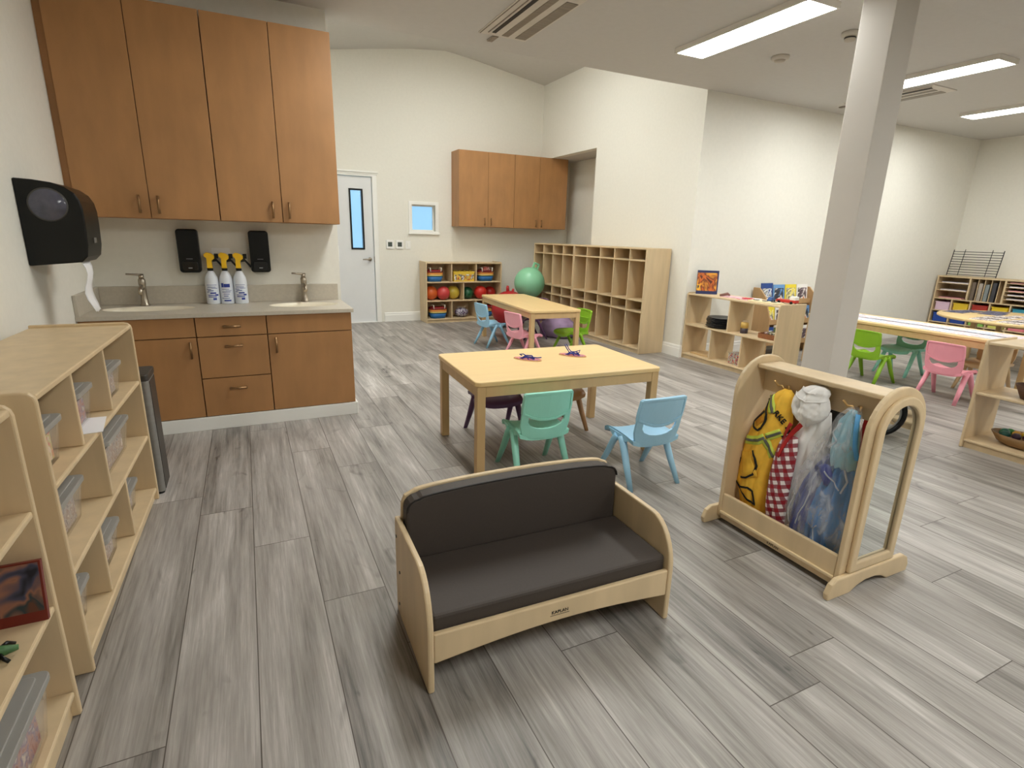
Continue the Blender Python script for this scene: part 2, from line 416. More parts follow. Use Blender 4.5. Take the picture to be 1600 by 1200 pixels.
# small window
d = thing('window_1', 'small square window in white frame on the door wall', 'window', (0, YB, 0)); d['kind'] = 'structure'
MB().plate([(2.262, 1.345), (2.733, 1.345), (2.733, 1.793), (2.262, 1.793)], [[(2.315, 1.365), (2.68, 1.365), (2.68, 1.745), (2.315, 1.745)]], 'y', -.018, 0).done('window_casing', TRIM, d, bev=.004)
MB().box((2.255, -.035, 1.315), (2.74, 0, 1.347)).done('window_sill', TRIM, d, bev=.004)
MB().plate([(2.315, 1.365), (2.68, 1.365), (2.68, 1.745), (2.315, 1.745)], [[(2.335, 1.385), (2.66, 1.385), (2.66, 1.725), (2.335, 1.725)]], 'y', .07, .10).done('window_frame', TRIM, d)
MB().box((2.333, .083, 1.383), (2.662, .088, 1.727)).done('glass_pane', GLASS, d)

# ---------------------------------------------------------------- ceiling fittings
lights = []
def ceiling_light(x, y, z, rx, label, w=.30, l=1.22):
    t = thing('ceiling_light', label, 'ceiling light', (x, y, z), 0, 'flat panel ceiling lights'); t.rotation_euler = (rx, 0, 0)
    MB().plate([(-w / 2, -l / 2), (w / 2, -l / 2), (w / 2, l / 2), (-w / 2, l / 2)], [[(-w / 2 + .014, -l / 2 + .014), (w / 2 - .014, -l / 2 + .014), (w / 2 - .014, l / 2 - .014), (-w / 2 + .014, l / 2 - .014)]], 'z', -.038, 0).done('frame', mat('lamp_frame', (222, 218, 210), .5), t)
    MB().box((-w / 2 + .014, -l / 2 + .014, -.035), (w / 2 - .014, l / 2 - .014, -.010)).done('diffuser', LAMPM, t)
    return t
ceiling_light(3.49, 3.34, ZC, 0, 'long bright ceiling panel light left of the column')
ceiling_light(5.79, 3.34, ZC, 0, 'bright ceiling panel light just right of the column top')
ceiling_light(7.86, 3.40, ZC, 0, 'farthest ceiling panel light, at the right edge of the photo')
ceiling_light(1.19, 3.22, ZC, 0, 'ceiling panel light above the floor in front of the kitchen units')
ceiling_light(1.7, 5.75, 3.70, 0, 'ceiling panel light high in the raised ceiling nearer the door')
ceiling_light(2.95, 6.25, 3.85, 0, 'added unseen fill light high in the raised ceiling nearer the lockers')  # extra lamp out of view, added to brighten the back wall
for i, (x, lb) in enumerate(((1.19, 'behind the viewer on the left'), (3.49, 'behind the viewer in the middle'), (5.79, 'behind the viewer to the right'), (7.86, 'behind the viewer at the far right'))):
    ceiling_light(x, -.45, 2.85 - .1 * 2.88, .0997, 'ceiling panel light ' + lb)

SLOT = mat('vent_dark_slot', (38, 33, 30), .6); GRILL = mat('vent_grille', (136, 127, 116), .5, var=.12, scale=(2, 40, 2)); VPAN = mat('vent_panel', (210, 204, 195), .6)
def ceiling_vent(x, y, label):
    t = thing('ceiling_air_vent', label, 'air vent', (x, y, ZC), 0, 'ceiling air conditioner vents')
    MB().box((-.205, -.52, -.008), (.205, .40, 0)).done('vent_panel', VPAN, t, bev=.004)
    MB().box((.095, -.43, -.0115), (.185, .36, -.007)).done('grille', GRILL, t)
    MB().box((-.02, -.43, -.0115), (.035, .36, -.007)).done('grille', GRILL, t)
    MB().box((-.115, -.45, -.0125), (-.085, .33, -.007)).done('slot', SLOT, t)
    MB().box((-.145, -.47, -.013), (-.138, .34, -.007)).done('trim_line', GRILL, t)
    MB().box((-.195, -.5, -.012), (-.19, .39, -.007)).done('trim_line', GRILL, t)
    MB().box((-.075, .40, -.012), (-.03, .53, 0)).done('end_tab', GRILL, t)
    return t
v0 = ceiling_vent(1.99, 4.02, 'large slotted ceiling vent near the raised ceiling edge')
dup(v0, (6.36, 4.0, ZC), 0, 'slotted ceiling vent seen partly behind the column')
def detector(x, y, label, r, dome):
    t = thing('smoke_detector', label, 'smoke detector', (x, y, ZC), 0, 'ceiling smoke detectors')
    MB().lathe([(0, 0), (r, 0), (r, -.018), (r * .86, -.03), (0, -.03)], n=28).done('base', mat('detector_plastic', (196, 190, 180), .5), t)
    MB().lathe([(0, -.029), (r * .62, -.029), (r * .58, -.03 - dome), (r * .3, -.034 - dome), (0, -.034 - dome)], n=28).done('sensor_head', mat('detector_head', (180, 172, 160), .5), t)
    if dome > .02: MB().lathe([(r * .6, -.036), (r * .64, -.036), (r * .64, -.044), (r * .6, -.044)], n=28).done('vent_ring', SLOT, t)
detector(4.20, 3.03, 'round smoke detector with dark ring beside the column top', .062, .028)
detector(4.23, 3.66, 'flat round ceiling sensor between light and front wall', .07, .012)

# ================================================================ kitchen corner
def bar_pull(parent, c, axis, L, off=-1):
    """bar handle; c = centre on the door face, bar stands off towards -y"""
    x, y, z = c; m = MB(); h = L / 2; o = .026
    if axis == 'z':
        m.tube([(x, y, z - h + .008), (x, y - o, z - h)], .006).tube([(x, y, z + h - .008), (x, y - o, z + h)], .006)
        m.tube([(x, y - o, z - h - .004), (x, y - o - .004, z), (x, y - o, z + h + .004)], .0075)
    else:
        m.tube([(x - h + .008, y, z), (x - h, y - o, z)], .006).tube([(x + h - .008, y, z), (x + h, y - o, z)], .006)
        m.tube([(x - h - .004, y - o, z), (x, y - o - .004, z), (x + h + .004, y - o, z)], .0075)
    return m.done('handle', PULL, parent)
def upper_unit(name, label, x0, x1, yf, yb, z0, z1, seam, hx, hz, group, filler=None):
    t = thing(name, label, 'cabinet', ((x0 + x1) / 2, yf, z0), 0, group)
    ox = (x0 + x1) / 2
    MB().box((x0 - ox + .001, .02, 0), (x1 - ox - .001, yb - yf, z1 - z0)).done('cabinet_body', CAB, t)
    for a, b, hh in ((x0, seam, hx[0]), (seam, x1, hx[1])):
        dr = MB().box((a - ox + .0022, 0, .002), (b - ox - .0022, .019, z1 - z0 - .002)).done('door', CAB, t, bev=.0015)
        bar_pull(dr, (hh - ox, 0, hz - z0), 'z', .10)
    MB().box((seam - ox - .002, .012, .004), (seam - ox + .002, .0205, z1 - z0 - .004)).done('door_gap', CABD, t)
    if filler: MB().box((filler - ox, .03, 0), (x0 - ox, yb - yf, z1 - z0)).done('filler_strip', CAB, t)
    return t
upper_unit('wall_cabinet', 'tall honey maple wall cabinet over the left sink, against the left wall', -.905, -.129, 4.25, YK, 1.378, 2.615, -.518, (-.571, -.469), 1.463, 'kitchen wall cabinets', -.945)
upper_unit('wall_cabinet', 'tall honey maple wall cabinet over the right sink, open end by the door', -.127, .645, 4.25, YK, 1.378, 2.615, .26, (.20, .305), 1.46, 'kitchen wall cabinets')
upper_unit('wall_cabinet', 'honey maple wall cabinet beside the small window', 2.945, 3.86, 8.0, YB, 1.45, 2.53, 3.42, (3.36, 3.47), 1.53, 'cabinets above the cubby shelf')
upper_unit('wall_cabinet', 'honey maple wall cabinet whose end runs into the niche', 3.862, 4.81, 8.0, YB, 1.45, 2.53, 4.30, (4.25, 4.35), 1.53, 'cabinets above the cubby shelf')

def base_unit(label, x0, x1, fronts, side=True):
    t = thing('base_cabinet', label, 'cabinet', ((x0 + x1) / 2, 4.004, 0), 0, 'kitchen base cabinets')
    ox = (x0 + x1) / 2
    MB().plate([(x0 - ox + .001, .02), (x1 - ox - .001, .02), (x1 - ox - .001, YK - 4.005), (x0 - ox + .001, YK - 4.005)], [[(x0 - ox + .017, .036), (x1 - ox - .017, .036), (x1 - ox - .017, YK - 4.02), (x0 - ox + .017, YK - 4.02)]], 'z', .094, .771).box((x0 - ox + .016, .035, .094), (x1 - ox - .016, YK - 4.02, .11)).done('cabinet_body', CAB, t)
    MB().box((x0 - ox + .004, .014, .10), (x1 - ox - .004, .021, .766)).done('shadow_gap', CABD, t)
    for kind, a, b, z0, z1, hd in fronts:
        f = MB().box((a - ox + .002, 0, z0 + .002), (b - ox - .002, .018, z1 - .002)).done(kind, CAB, t, bev=.0015)
        if hd: bar_pull(f, (hd[0] - ox, 0, hd[1]), hd[2], .10)
    return t
base_unit('honey maple base cabinet under the left sink, beside the trash can', -.943, -.338, [('false_front', -.943, -.338, .64, .77, None), ('door', -.943, -.338, .095, .638, (-.375, .56, 'z'))])
base_unit('honey maple base cabinet with three drawers between the two sinks', -.336, .085, [('drawer', -.336, .085, .64, .77, (-.125, .706, 'x')), ('drawer', -.336, .085, .36, .638, (-.125, .575, 'x')), ('drawer', -.336, .085, .095, .358, (-.125, .285, 'x'))])
base_unit('honey maple base cabinet under the right sink, open end', .087, .649, [('false_front', .087, .649, .64, .77, None), ('door', .087, .649, .095, .638, (.135, .565, 'z'))])

ct = thing('countertop', 'beige stone countertop with two oval sinks and low backsplash', 'countertop', (0, 0, .772))
holes = [ellipse(-.61, 4.315, .265, .135), ellipse(.365, 4.315, .245, .135)]
MB().plate([(XL + .001, 3.98), (.662, 3.98), (.662, YK - .001), (XL + .001, YK - .001)], holes, 'z', 0, .025).done('worktop', STONE, ct)
MB().box((XL + .02, YK - .021, .025), (.645, YK - .001, .152)).done('backsplash', STONE, ct, bev=.002)
MB().box((XL + .001, 3.99, .025), (XL + .02, YK - .001, .152)).done('side_splash', STONE, ct, bev=.002)
for (cx, rx) in ((-.61, .265), (.365, .245)):
    m = MB(); prev = None; fs = []
    for t_, z in ((1.0, .024), (.97, .0), (.90, -.05), (.78, -.085), (.5, -.105), (.12, -.112)):
        ring = [m.bm.verts.new((cx + rx * t_ * math.cos(2 * PI * k / 32), 4.315 + .135 * t_ * math.sin(2 * PI * k / 32), z)) for k in range(32)]
        if prev:
            for k in range(32):
                f = m.bm.faces.new((prev[k], prev[(k + 1) % 32], ring[(k + 1) % 32], ring[k])); f.smooth = True; fs.append(f)
        prev = ring
    m.bm.faces.new(prev)
    sk = m.done('sink_basin', SINK, ct)
    sm = sk.modifiers.new('thickness', 'SOLIDIFY'); sm.thickness = .006; sm.offset = 0
    MB().lathe([(0, -.106), (.022, -.106), (.022, -.109), (0, -.109)], (cx, 4.315, 0)).done('drain', NICK, sk)

def faucet(x, label):
    t = thing('faucet', label, 'faucet', (x, 4.495, .797), 0, 'sink faucets'); t.scale = (1.18, 1.18, 1.18)
    MB().lathe([(0, 0), (.026, 0), (.026, .006), (.021, .012), (.0175, .05), (.016, .10), (.019, .125), (.019, .15), (.012, .16), (0, .16)], n=20).done('faucet_body', NICK, t)
    MB().tube([(0, 0, .098), (0, -.04, .112), (0, -.085, .104), (0, -.11, .08)], [.013, .013, .012, .011]).done('spout', NICK, t)
    MB().lathe([(0, .155), (.014, .155), (.013, .178), (0, .18)], n=16).tube([(.012, .004, .176), (-.03, -.008, .180), (-.07, -.02, .184)], [.008, .006, .005]).done('lever', NICK, t)
faucet(-.66, 'brushed nickel faucet at the left oval sink')
faucet(.385, 'brushed nickel faucet at the right oval sink')

def soap(x, label):
    t = thing('soap_dispenser', label, 'soap dispenser', (x, YK, 1.02), 0, 'black wall soap dispensers')
    MB().prism(rrect(-.067, 0, .067, .298, .022), 'y', -.085, -.001).done('dispenser_body', BLACK, t, bev=.008)
    MB().prism(rrect(-.05, .012, .05, .08, .015), 'y', -.094, -.084).done('push_cover', mat('black_gloss', (12, 12, 13), .12), t, bev=.004)
    MB().box((-.012, -.0955, .03), (.012, -.0935, .036)).box((-.02, -.0875, .094), (.02, -.0845, .097)).done('printed_mark', mat('pale_print', (150, 150, 150), .5), t)
soap(-.358, 'black wall soap dispenser left of the spray bottles')
soap(.096, 'black wall soap dispenser right of the spray bottles')
t = thing('power_outlet', 'white double power outlet plate behind the spray bottles', 'outlet', (-.16, YK, 1.13))
MB().prism(rrect(-.06, -.06, .06, .06, .006), 'y', -.006, 0).done('cover_plate', WHITE, t)
MB().box((-.045, -.008, -.035), (-.012, -.005, .035)).done('socket', TRIM, t); MB().box((.012, -.008, -.035), (.045, -.005, .035)).done('socket', TRIM, t)
t = thing('light_switch', 'white light switch on the end of the kitchen wall', 'light switch', (.67, 4.64, 1.16))
MB().box((0, -.035, -.06), (.006, .035, .06)).done('cover_plate', WHITE, t, bev=.002); MB().box((.006, -.016, -.03), (.01, .016, .03)).done('rocker', TRIM, t)

BOT = mat('translucent_white_bottle', (224, 230, 240), .4, var=.02); YEL = mat('yellow_trigger', (246, 196, 20), .4, var=.03); BLU = mat('blue_print', (40, 62, 150), .5)
def spray(x, y, rz, label, band):
    t = thing('spray_bottle', label, 'spray bottle', (x, y, .797), rz, 'spray bottles on the kitchen counter')
    MB().lathe([(0, 0), (.043, 0), (.045, .008), (.045, .15), (.044, .168), (.040, .19), (.024, .225), (.016, .235), (.016, .25), (0, .25)], n=22).done('bottle', BOT, t)
    MB().lathe([(.0182, .236), (.0195, .236), (.0195, .254), (.017, .254)], n=18).done('collar', BLACK, t)
    MB().prism([(-.018, .254), (.018, .254), (.015, .305), (.034, .322), (.036, .342), (.016, .358), (-.014, .364), (-.032, .352), (-.03, .336), (-.016, .322)], 'y', -.02, .02).done('spray_head', YEL, t, bev=.004)
    MB().prism([(.018, .318), (.04, .330), (.088, .268), (.080, .256), (.045, .302), (.020, .298)], 'y', -.013, .013).box((.034, -.016, .322), (.060, .016, .356)).done('trigger', BLACK, t, bev=.002)
    lb = MB()
    for z0, z1, a0, a1 in band:
        n = 10
        vs = []
        for k in range(n + 1):
            a = math.radians(a0 + (a1 - a0) * k / n)
            vs.append([lb.bm.verts.new((.0455 * math.cos(a), .0455 * math.sin(a), z)) for z in (z0, z1)])
        for p, q in zip(vs, vs[1:]): f = lb.bm.faces.new((p[0], q[0], q[1], p[1])); f.smooth = True
    lb.done('printed_label', BLU, t)
B1 = [(.06, .072, -70, -40), (.105, .109, -140, -100), (.136, .139, -135, -50), (.112, .115, -95, -45), (.086, .09, -140, -115), (.05, .056, -130, -60), (.062, .067, -130, -70), (.075, .085, -110, -60), (.095, .10, -130, -80), (.03, .045, -90, -60), (.12, .124, -130, -60)]
B2 = [(.12, .15, -135, -112), (.085, .089, -130, -60), (.04, .044, -140, -70), (.095, .098, -100, -50), (.12, .145, -110, -60), (.105, .108, -130, -70), (.02, .03, -120, -60), (.07, .074, -120, -70), (.055, .06, -120, -80)]
spray(-.238, 4.505, 0, 'white spray bottle with yellow head, leftmost of three on the counter', B1)
spray(-.146, 4.50, 0, 'white spray bottle with yellow head, middle of three on the counter', B2)
spray(-.054, 4.49, 0, 'white spray bottle with yellow head, rightmost of three on the counter', B1)

# paper towel dispenser on the left wall
t = thing('paper_towel_dispenser', 'black paper towel dispenser on the left wall above the shelf', 'paper towel dispenser', (XL, 3.40, 1.13))
prof = [(.001, 0), (.21, .018), (.236, .045)]
prof += [(.25 - .03 * (1 - math.cos(a)) - .0, .045 + .25 * math.sin(a)) for a in ()]
prof += [(.246, .10), (.25, .20), (.25, .265), (.243, .31), (.225, .345), (.19, .372), (.14, .39), (.07, .399), (.001, .402)]
MB().prism(prof, 'y', 0, .30).done('dispenser_body', BLACK, t, bev=.006)
MB().lathe([(0, -.006), (.070, -.006), (.074, 0), (.074, .004), (0, .004)], (.118, 0, .287), 32, 'y').done('roll_window', mat('smoky_window', (84, 84, 98), .15, var=.3, scale=(18, 18, 18)), t)
MB().lathe([(.071, -.004), (.078, -.004), (.078, .002), (.071, .002)], (.118, 0, .287), 32, 'y').done('window_rim', DKGRY, t)
MB().box((.2495, .12, .11), (.2515, .17, .135)).done('badge', STEEL, t)
m = MB(); prev = None
for i in range(9):
    z = .02 - .26 * i / 8; x = .19 + .012 * math.sin(i * .9) + i * .0015
    ring = [m.bm.verts.new((x + .004 * math.sin(k * 2 + i), .14 + .075 * (k / 4 - .5) * 2 * (1 - .02 * i), z + (.008 * math.sin(k * 2.5) if i == 8 else 0))) for k in range(5)]
    if prev:
        for k in range(4): f = m.bm.faces.new((prev[k], prev[k + 1], ring[k + 1], ring[k])); f.smooth = True
    prev = ring
o = m.done('paper_towel', PAPER, t); o.modifiers.new('thickness', 'SOLIDIFY').thickness = .002

# slim trash can between shelf and base cabinet
t = thing('trash_can', 'slim dark steel trash can between low shelf and kitchen cabinet', 'trash can', (-.62, 3.165, 0))
MB().prism(rrect(-.135, -.115, .135, .085, .02), 'z', .012, .60).done('can_body', STEEL, t, bev=.003)
MB().box((.1345, -.09, .02), (.1375, .062, .595)).done('front_panel', DKSTL, t)
MB().prism(rrect(-.138, -.118, .138, .088, .02), 'z', .60, .635).done('lid', DKSTL, t, bev=.006)
MB().prism(rrect(-.13, -.11, .13, .08, .02), 'z', 0, .012).done('foot_ring', BLACK, t)

# switches and thermostats on the door wall
for x, lb in ((1.966, 'white square thermostat beside the door'), (2.112, 'white square thermostat between thermostat and light switch')):
    t = thing('thermostat', lb, 'thermostat', (x, YB, 1.16), 0, 'thermostats on the door wall')
    MB().prism(rrect(-.056, -.063, .056, .063, .012), 'y', -.024, 0).done('case', WHITE, t, bev=.004)
    MB().box((-.032, -.0255, -.032), (.032, -.0235, .034)).done('screen', mat('lcd_grey', (72, 80, 76), .25), t)
t = thing('light_switch', 'white light switch under the small window', 'light switch', (2.245, YB, 1.155), 0)
MB().prism(rrect(-.037, -.06, .037, .06, .004), 'y', -.007, 0).done('cover_plate', WHITE, t); MB().box((-.012, -.012, -.028), (.012, -.006, .03)).done('rocker', TRIM, t, bev=.002)

# ================================================================ birch storage units
def shelf_unit(name, label, cat, loc, rz, L, D, H, levels, divs, th=.018, group=None, back=True, toe=True, round_=.03, cup=None):
    """length +x, depth +y, open front at y=0. levels: board heights (top of board); divs[i]: divider x list above levels[i]"""
    t = thing(name, label, cat, loc, rz, group)
    prof = [(0, 0), (D, 0), (D, H)] + [(round_ - round_ * math.cos(a), H - round_ + round_ * math.sin(a)) for a in (PI / 2, PI / 3, PI / 6, 0)]
    for x in (0, L - th): MB().prism(prof, 'x', x, x + th).done('side_panel', BIRCH, t, bev=.005)
    MB().box((th, .004, H - .012 - th), (L - th, D, H - .012)).done('top_panel', BIRCH, t, bev=.004)
    tops = levels[1:] + [H - .012]
    for z in levels: MB().box((th, .004, z - th), (L - th, D - (.008 if back else 0), z)).done('shelf', BIRCH, t, bev=.005)
    for z, zt, ds in zip(levels, tops, divs):
        for x in ds: MB().box((x - .008, .012, z), (x + .008, D - (.008 if back else .004), zt - th)).done('divider', BIRCH, t, bev=.004)
    if back: MB().box((th, D - .007, levels[0]), (L - th, D - .001, H - .014)).done('back_panel', BIRCH, t)
    if toe and levels[0] > .03: MB().box((th, .02, 0), (L - th, .036, levels[0] - th)).done('kick_board', BIRCH, t)
    return t
AL = math.radians(88.6)
shelfA = shelf_unit('cubby_shelf', 'long low birch shelf with lidded bins along the left wall', 'shelf', (-.537, 1.777, 0), AL, 1.235, .375, .90, [.065, .345, .622], [[.34, .745], [.545], [.345, .745]])
shelfB = shelf_unit('cubby_shelf', 'birch shelf at the left edge of the photo holding a picture book', 'shelf', (-.535, .405, 0), math.radians(90), 1.22, .375, .915, [.085, .362, .637], [[.62], [], [.62]])
MB().lathe([(0, -.004), (.007, -.004), (.006, 0), (0, 0)], (0, .3, .86), 12, 'x').done('screw', BRASS, shelfA)

def lidded_bin(x, y, z, rz, W, D, H, label, content):
    """x,y = centre; W across the shelf front, D depth"""
    t = thing('lidded_bin', label, 'storage bin', (x, y, z), rz, 'clear bins with grey lids')
    a, b = W / 2, D / 2
    m = MB(); k = .9
    def ring(s, zz): return [m.bm.verts.new((px * s, py * s, zz)) for px, py in rrect(-a, -b, a, b, .02, 3)]
    rs = [ring(k, .0), ring(1.0, H), ring(.97, H), ring(k - .03, .004)]
    for p, q in zip(rs, rs[1:]):
        n = len(p)
        for i in range(n): m.bm.faces.new((p[i], p[(i + 1) % n], q[(i + 1) % n], q[i])).smooth = True
    m.bm.faces.new(rs[0][::-1]); m.bm.faces.new(rs[-1])
    m.done('bin_body', CLEAR, t)
    MB().prism(rrect(-a - .006, -b - .006, a + .006, b + .006, .02, 4), 'z', H - .006, H + .012).prism(rrect(-a + .015, -b + .015, a - .015, b - .015, .015, 4), 'z', H + .012, H + .017).done('bin_lid', LID, t, bev=.003)
    MB().prism(rrect(-a * .84, -b * .84, a * .84, b * .84, .02, 3), 'z', .006, H * .72).done('bin_contents', content, t)
    return t
c_pink = blotch('mixed_pink_toys', [(200, 80, 104), (230, 150, 130), (200, 196, 110), (240, 215, 200)], 45)
c_red = blotch('mixed_red_toys', [(150, 60, 70), (190, 140, 130), (120, 100, 140), (220, 205, 190)], 40)
c_grey = blotch('mixed_grey_toys', [(120, 110, 120), (190, 180, 175), (150, 120, 110), (225, 215, 205)], 35)
def on_A(lx, ly, z, W, D, H, label, cont):
    ca, sa = math.cos(AL), math.sin(AL)
    return lidded_bin(-.537 + lx * ca - ly * sa, 1.777 + lx * sa + ly * ca, z, AL, W, D, H, label, cont)
on_A(.18, .19, .622, .19, .30, .125, 'lidded bin of pink toys on the top level nearest the camera', c_pink)
on_A(.58, .20, .622, .19, .30, .125, 'lidded bin of red toys on the top level behind a white paper', c_red)
on_A(.965, .19, .622, .26, .30, .12, 'lidded bin on the top level at the far end, by the trash can', c_grey)
on_A(.27, .21, .345, .32, .30, .13, 'wide lidded bin on the middle level nearest the camera', c_grey)
on_A(.92, .20, .345, .38, .30, .135, 'wide lidded bin on the middle level at the far end', c_grey)
on_A(.17, .20, .065, .19, .30, .12, 'lidded bin on the bottom level nearest the camera', c_grey)
on_A(.58, .195, .065, .2, .30, .115, 'lidded bin on the bottom level in the middle bay', c_grey)
on_A(.98, .20, .065, .2, .30, .115, 'lidded bin on the bottom level at the far end', c_grey)
lidded_bin(-.705, 1.32, .085, math.radians(90), .36, .32, .15, 'large lidded bin on the bottom board of the nearest shelf', c_red)
MB().prism([(-.10, -.07), (.09, -.08), (.115, .06), (-.09, .08)], 'z', 0, .0015).done('paper_sheet', PAPER, None, loc=(-.60, 2.33, .6225), rz=AL + .2)
tag(bpy.context.scene.objects['paper_sheet'], 'loose white paper sheet on the left shelf in front of a bin', 'paper')

# picture book leaning in the near shelf
t = thing('picture_book', 'large dark picture book with red border standing on the nearest shelf', 'book', (-.675, 1.545, .362))
t.rotation_euler = (-.17, 0, 0)
MB().box((-.14, 0, 0), (.14, .014, .158)).done('cover', mat('dark_red_cover', (112, 38, 28), .4), t, bev=.001)
MB().box((-.14, -.001, .028), (.135, .001, .154)).done('cover_picture', blotch('dusk_picture', [(24, 28, 40), (70, 72, 92), (150, 104, 84), (40, 60, 66), (98, 62, 48)], 14), t)
t = thing('toy_lizard', 'small green toy lizard with black feet on the nearest shelf', 'toy', (-.635, 1.425, .362), math.radians(8))
GRNT = mat('toy_green', (70, 112, 66), .5, var=.2, scale=(60, 60, 60))
MB().tube([(-.07, 0, .012), (-.03, .006, .018), (.02, 0, .02), (.05, -.004, .018), (.075, -.002, .016)], [.004, .012, .016, .012, .006]).done('body', GRNT, t)
for sx, sy in ((-.02, 1), (-.02, -1), (.04, 1), (.04, -1)):
    MB().tube([(sx, .008 * sy, .016), (sx + .01, .028 * sy, .016), (sx + .022, .034 * sy, .005)], [.006, .005, .0045]).done('leg', BLACK, t)

# rainbow-basket shelf on the door wall
toyS = shelf_unit('toy_shelf', 'birch cubby shelf with rainbow baskets and balls under the wall cabinets', 'shelf', (2.41, 7.972, 0), 0, 1.25, .345, .925, [.062, .342, .625], [[.415, .82], [.61], [.415, .82]])
def basket(x, z, label, extra=None, s=1.0):
    t = thing('rainbow_basket', label, 'basket', (x, 8.10, z), 0, 'rainbow striped baskets'); a = .13 * s
    def band(z0, z1, s0, s1, m, nm):
        b = MB(); r = []
        for zz, ss in ((z0, s0), (z1, s1)): r.append([b.bm.verts.new((px * ss, py * ss, zz)) for px, py in rrect(-a, -.10, a, .10, .07, 5)])
        n = len(r[0])
        for i in range(n): b.bm.faces.new((r[0][i], r[0][(i + 1) % n], r[1][(i + 1) % n], r[1][i])).smooth = True
        b.bm.faces.new(r[0][::-1]); b.bm.faces.new(r[1])
        b.done(nm, m, t)
    cols = [((36, 100, 160), 'blue_band', 0, .075, .80, .98), ((24, 76, 66), 'green_band', .075, .088, .98, .99), ((240, 206, 120), 'cream_band', .088, .108, .99, 1.0), ((222, 140, 60), 'orange_band', .108, .135, 1.0, 1.0), ((120, 24, 24), 'red_band', .135, .165, 1.0, .98)]
    for c, nm, z0, z1, s0, s1 in cols: band(z0, z1, s0, s1, mat(nm, c, .6, var=.05), nm)
    for sx in (-1, 1): MB().tube([(sx * a * .62, -.098, .15), (sx * a * .68, -.10, .205), (sx * a * .68, .06, .205), (sx * a * .62, .09, .15)], .008, 6).done('handle', mat('rope_cream', (228, 220, 205), .8), t)
    if extra: MB().ell((0, 0, .185), .06, .05, .04, 12).ell((.05, .01, .18), .04, .04, .045, 10).done('toy_contents', extra, t)
    else: MB().prism(rrect(-a * .8, -.08, a * .8, .08, .05), 'z', .16, .172).done('toy_contents', REDC, t)
    return t
basket(2.575, .625, 'rainbow striped basket in the top left cubby')
basket(3.42, .625, 'rainbow striped basket filled with toys in the top right cubby', blotch('toys_white_red', [(240, 236, 230), (200, 60, 40), (235, 230, 225)], 30), 1.02)
basket(2.625, .062, 'rainbow striped basket in the bottom left cubby', None, 1.05)
basket(3.43, .062, 'rainbow striped basket in the bottom right cubby behind the blue chair', None, .95)
t = thing('block_box', 'yellow printed toy brick box in the top middle cubby', 'box', (3.035, 8.09, .625))
YBX = mat('yellow_box_plastic', (232, 200, 70), .4, var=.03)
MB().box((-.17, -.08, 0), (.17, .10, .135)).done('box_body', YBX, t, bev=.004)
MB().box((-.178, -.085, .135), (.178, .105, .150)).done('box_lid', YBX, t, bev=.003)
for k in range(4): MB().lathe([(0, .150), (.03, .150), (.03, .170), (0, .170)], (-.125 + k * .083, 0, 0), 14).done('stud', mat('dark_yellow', (150, 126, 40), .5), t)
MB().box((-.16, -.082, .02), (.16, -.079, .11)).done('printed_panel', blotch('brick_picture', [(30, 30, 50), (240, 236, 230), (60, 50, 70), (236, 205, 90), (190, 60, 40)], 16), t)
def ball(x, y, z, r, rgb, label, grp='playground balls in the cubby shelf'):
    t = thing('ball', label, 'ball', (x, y, z), 0, grp)
    MB().ell((0, 0, r), r, n=28).done('ball_skin', mat('rubber_%d_%d_%d' % rgb, rgb, .28, var=.03), t)
ball(2.535, 8.13, .342, .105, (206, 96, 40), 'orange ball at the left of the middle row of the cubby shelf')
ball(2.715, 8.075, .342, .105, (196, 66, 66), 'pink red ball in front between orange and yellow balls')
ball(2.895, 8.14, .342, .105, (190, 168, 60), 'yellow ball beside the middle divider of the cubby shelf')
ball(3.135, 8.13, .342, .095, (24, 84, 52), 'dark green ball right of the middle divider')
ball(3.34, 8.085, .342, .105, (196, 44, 36), 'bright red ball in front on the right of the middle row')
ball(3.535, 8.16, .342, .095, (170, 32, 28), 'dark red ball at the right end of the middle row')
t = thing('toy_bag', 'clear plastic bag of purple and white toys in the bottom middle cubby', 'bag', (3.02, 8.09, .062))
MB().ell((0, 0, .075), .115, .09, .075, 16).done('bag', blotch('bagged_toys', [(60, 50, 80), (200, 195, 210), (40, 40, 60), (120, 90, 130)], 40, .25), t)
MB().prism([(-.05, .13), (.05, .13), (.08, .17), (.0, .16), (-.08, .175)], 'y', -.01, .01).done('bag_neck', CLEAR, t)

# hop balls
def hop(x, y, z, r, rgb, label, handle):
    t = thing('hop_ball', label, 'ball', (x, y, z), 0, 'big hop balls'); m = mat('hop_%d' % rgb[0], rgb, .25, var=.03)
    MB().ell((0, 0, r), r, n=36).done('ball_skin', m, t)
    if handle == 'loop':
        M = Matrix.Rotation(math.radians(22), 4, 'Y')
        b = MB().plate(rrect(-.05, 2 * r - .02, .05, 2 * r + .085, .015), [rrect(-.028, 2 * r + .012, .028, 2 * r + .062, .01)], 'y', -.018, .018)
        bmesh.ops.transform(b.bm, matrix=Matrix.Translation((0, 0, r)) @ M @ Matrix.Translation((0, 0, -r)), verts=b.bm.verts)
        b.done('handle', m, t, bev=.004)
    else: MB().tube([(-.03, 0, 2 * r - .02), (-.035, 0, 2 * r + .05), (-.03, 0, 2 * r + .075)], [.028, .024, .014]).tube([(.05, 0, 2 * r - .03), (.06, 0, 2 * r + .03)], [.026, .014]).done('horn', m, t)
hop(3.90, 7.47, .405, .235, (142, 208, 168), 'big mint green hop ball with loop handle in front of the lockers', 'loop')
hop(3.50, 7.33, 0, .27, (176, 40, 46), 'big red hop ball on the floor under the green one', 'horn')
t = thing('toy_sack', 'purple mesh sack on the floor under the far table', 'sack', (3.82, 6.42, 0), .2)
m = MB(); rows = []
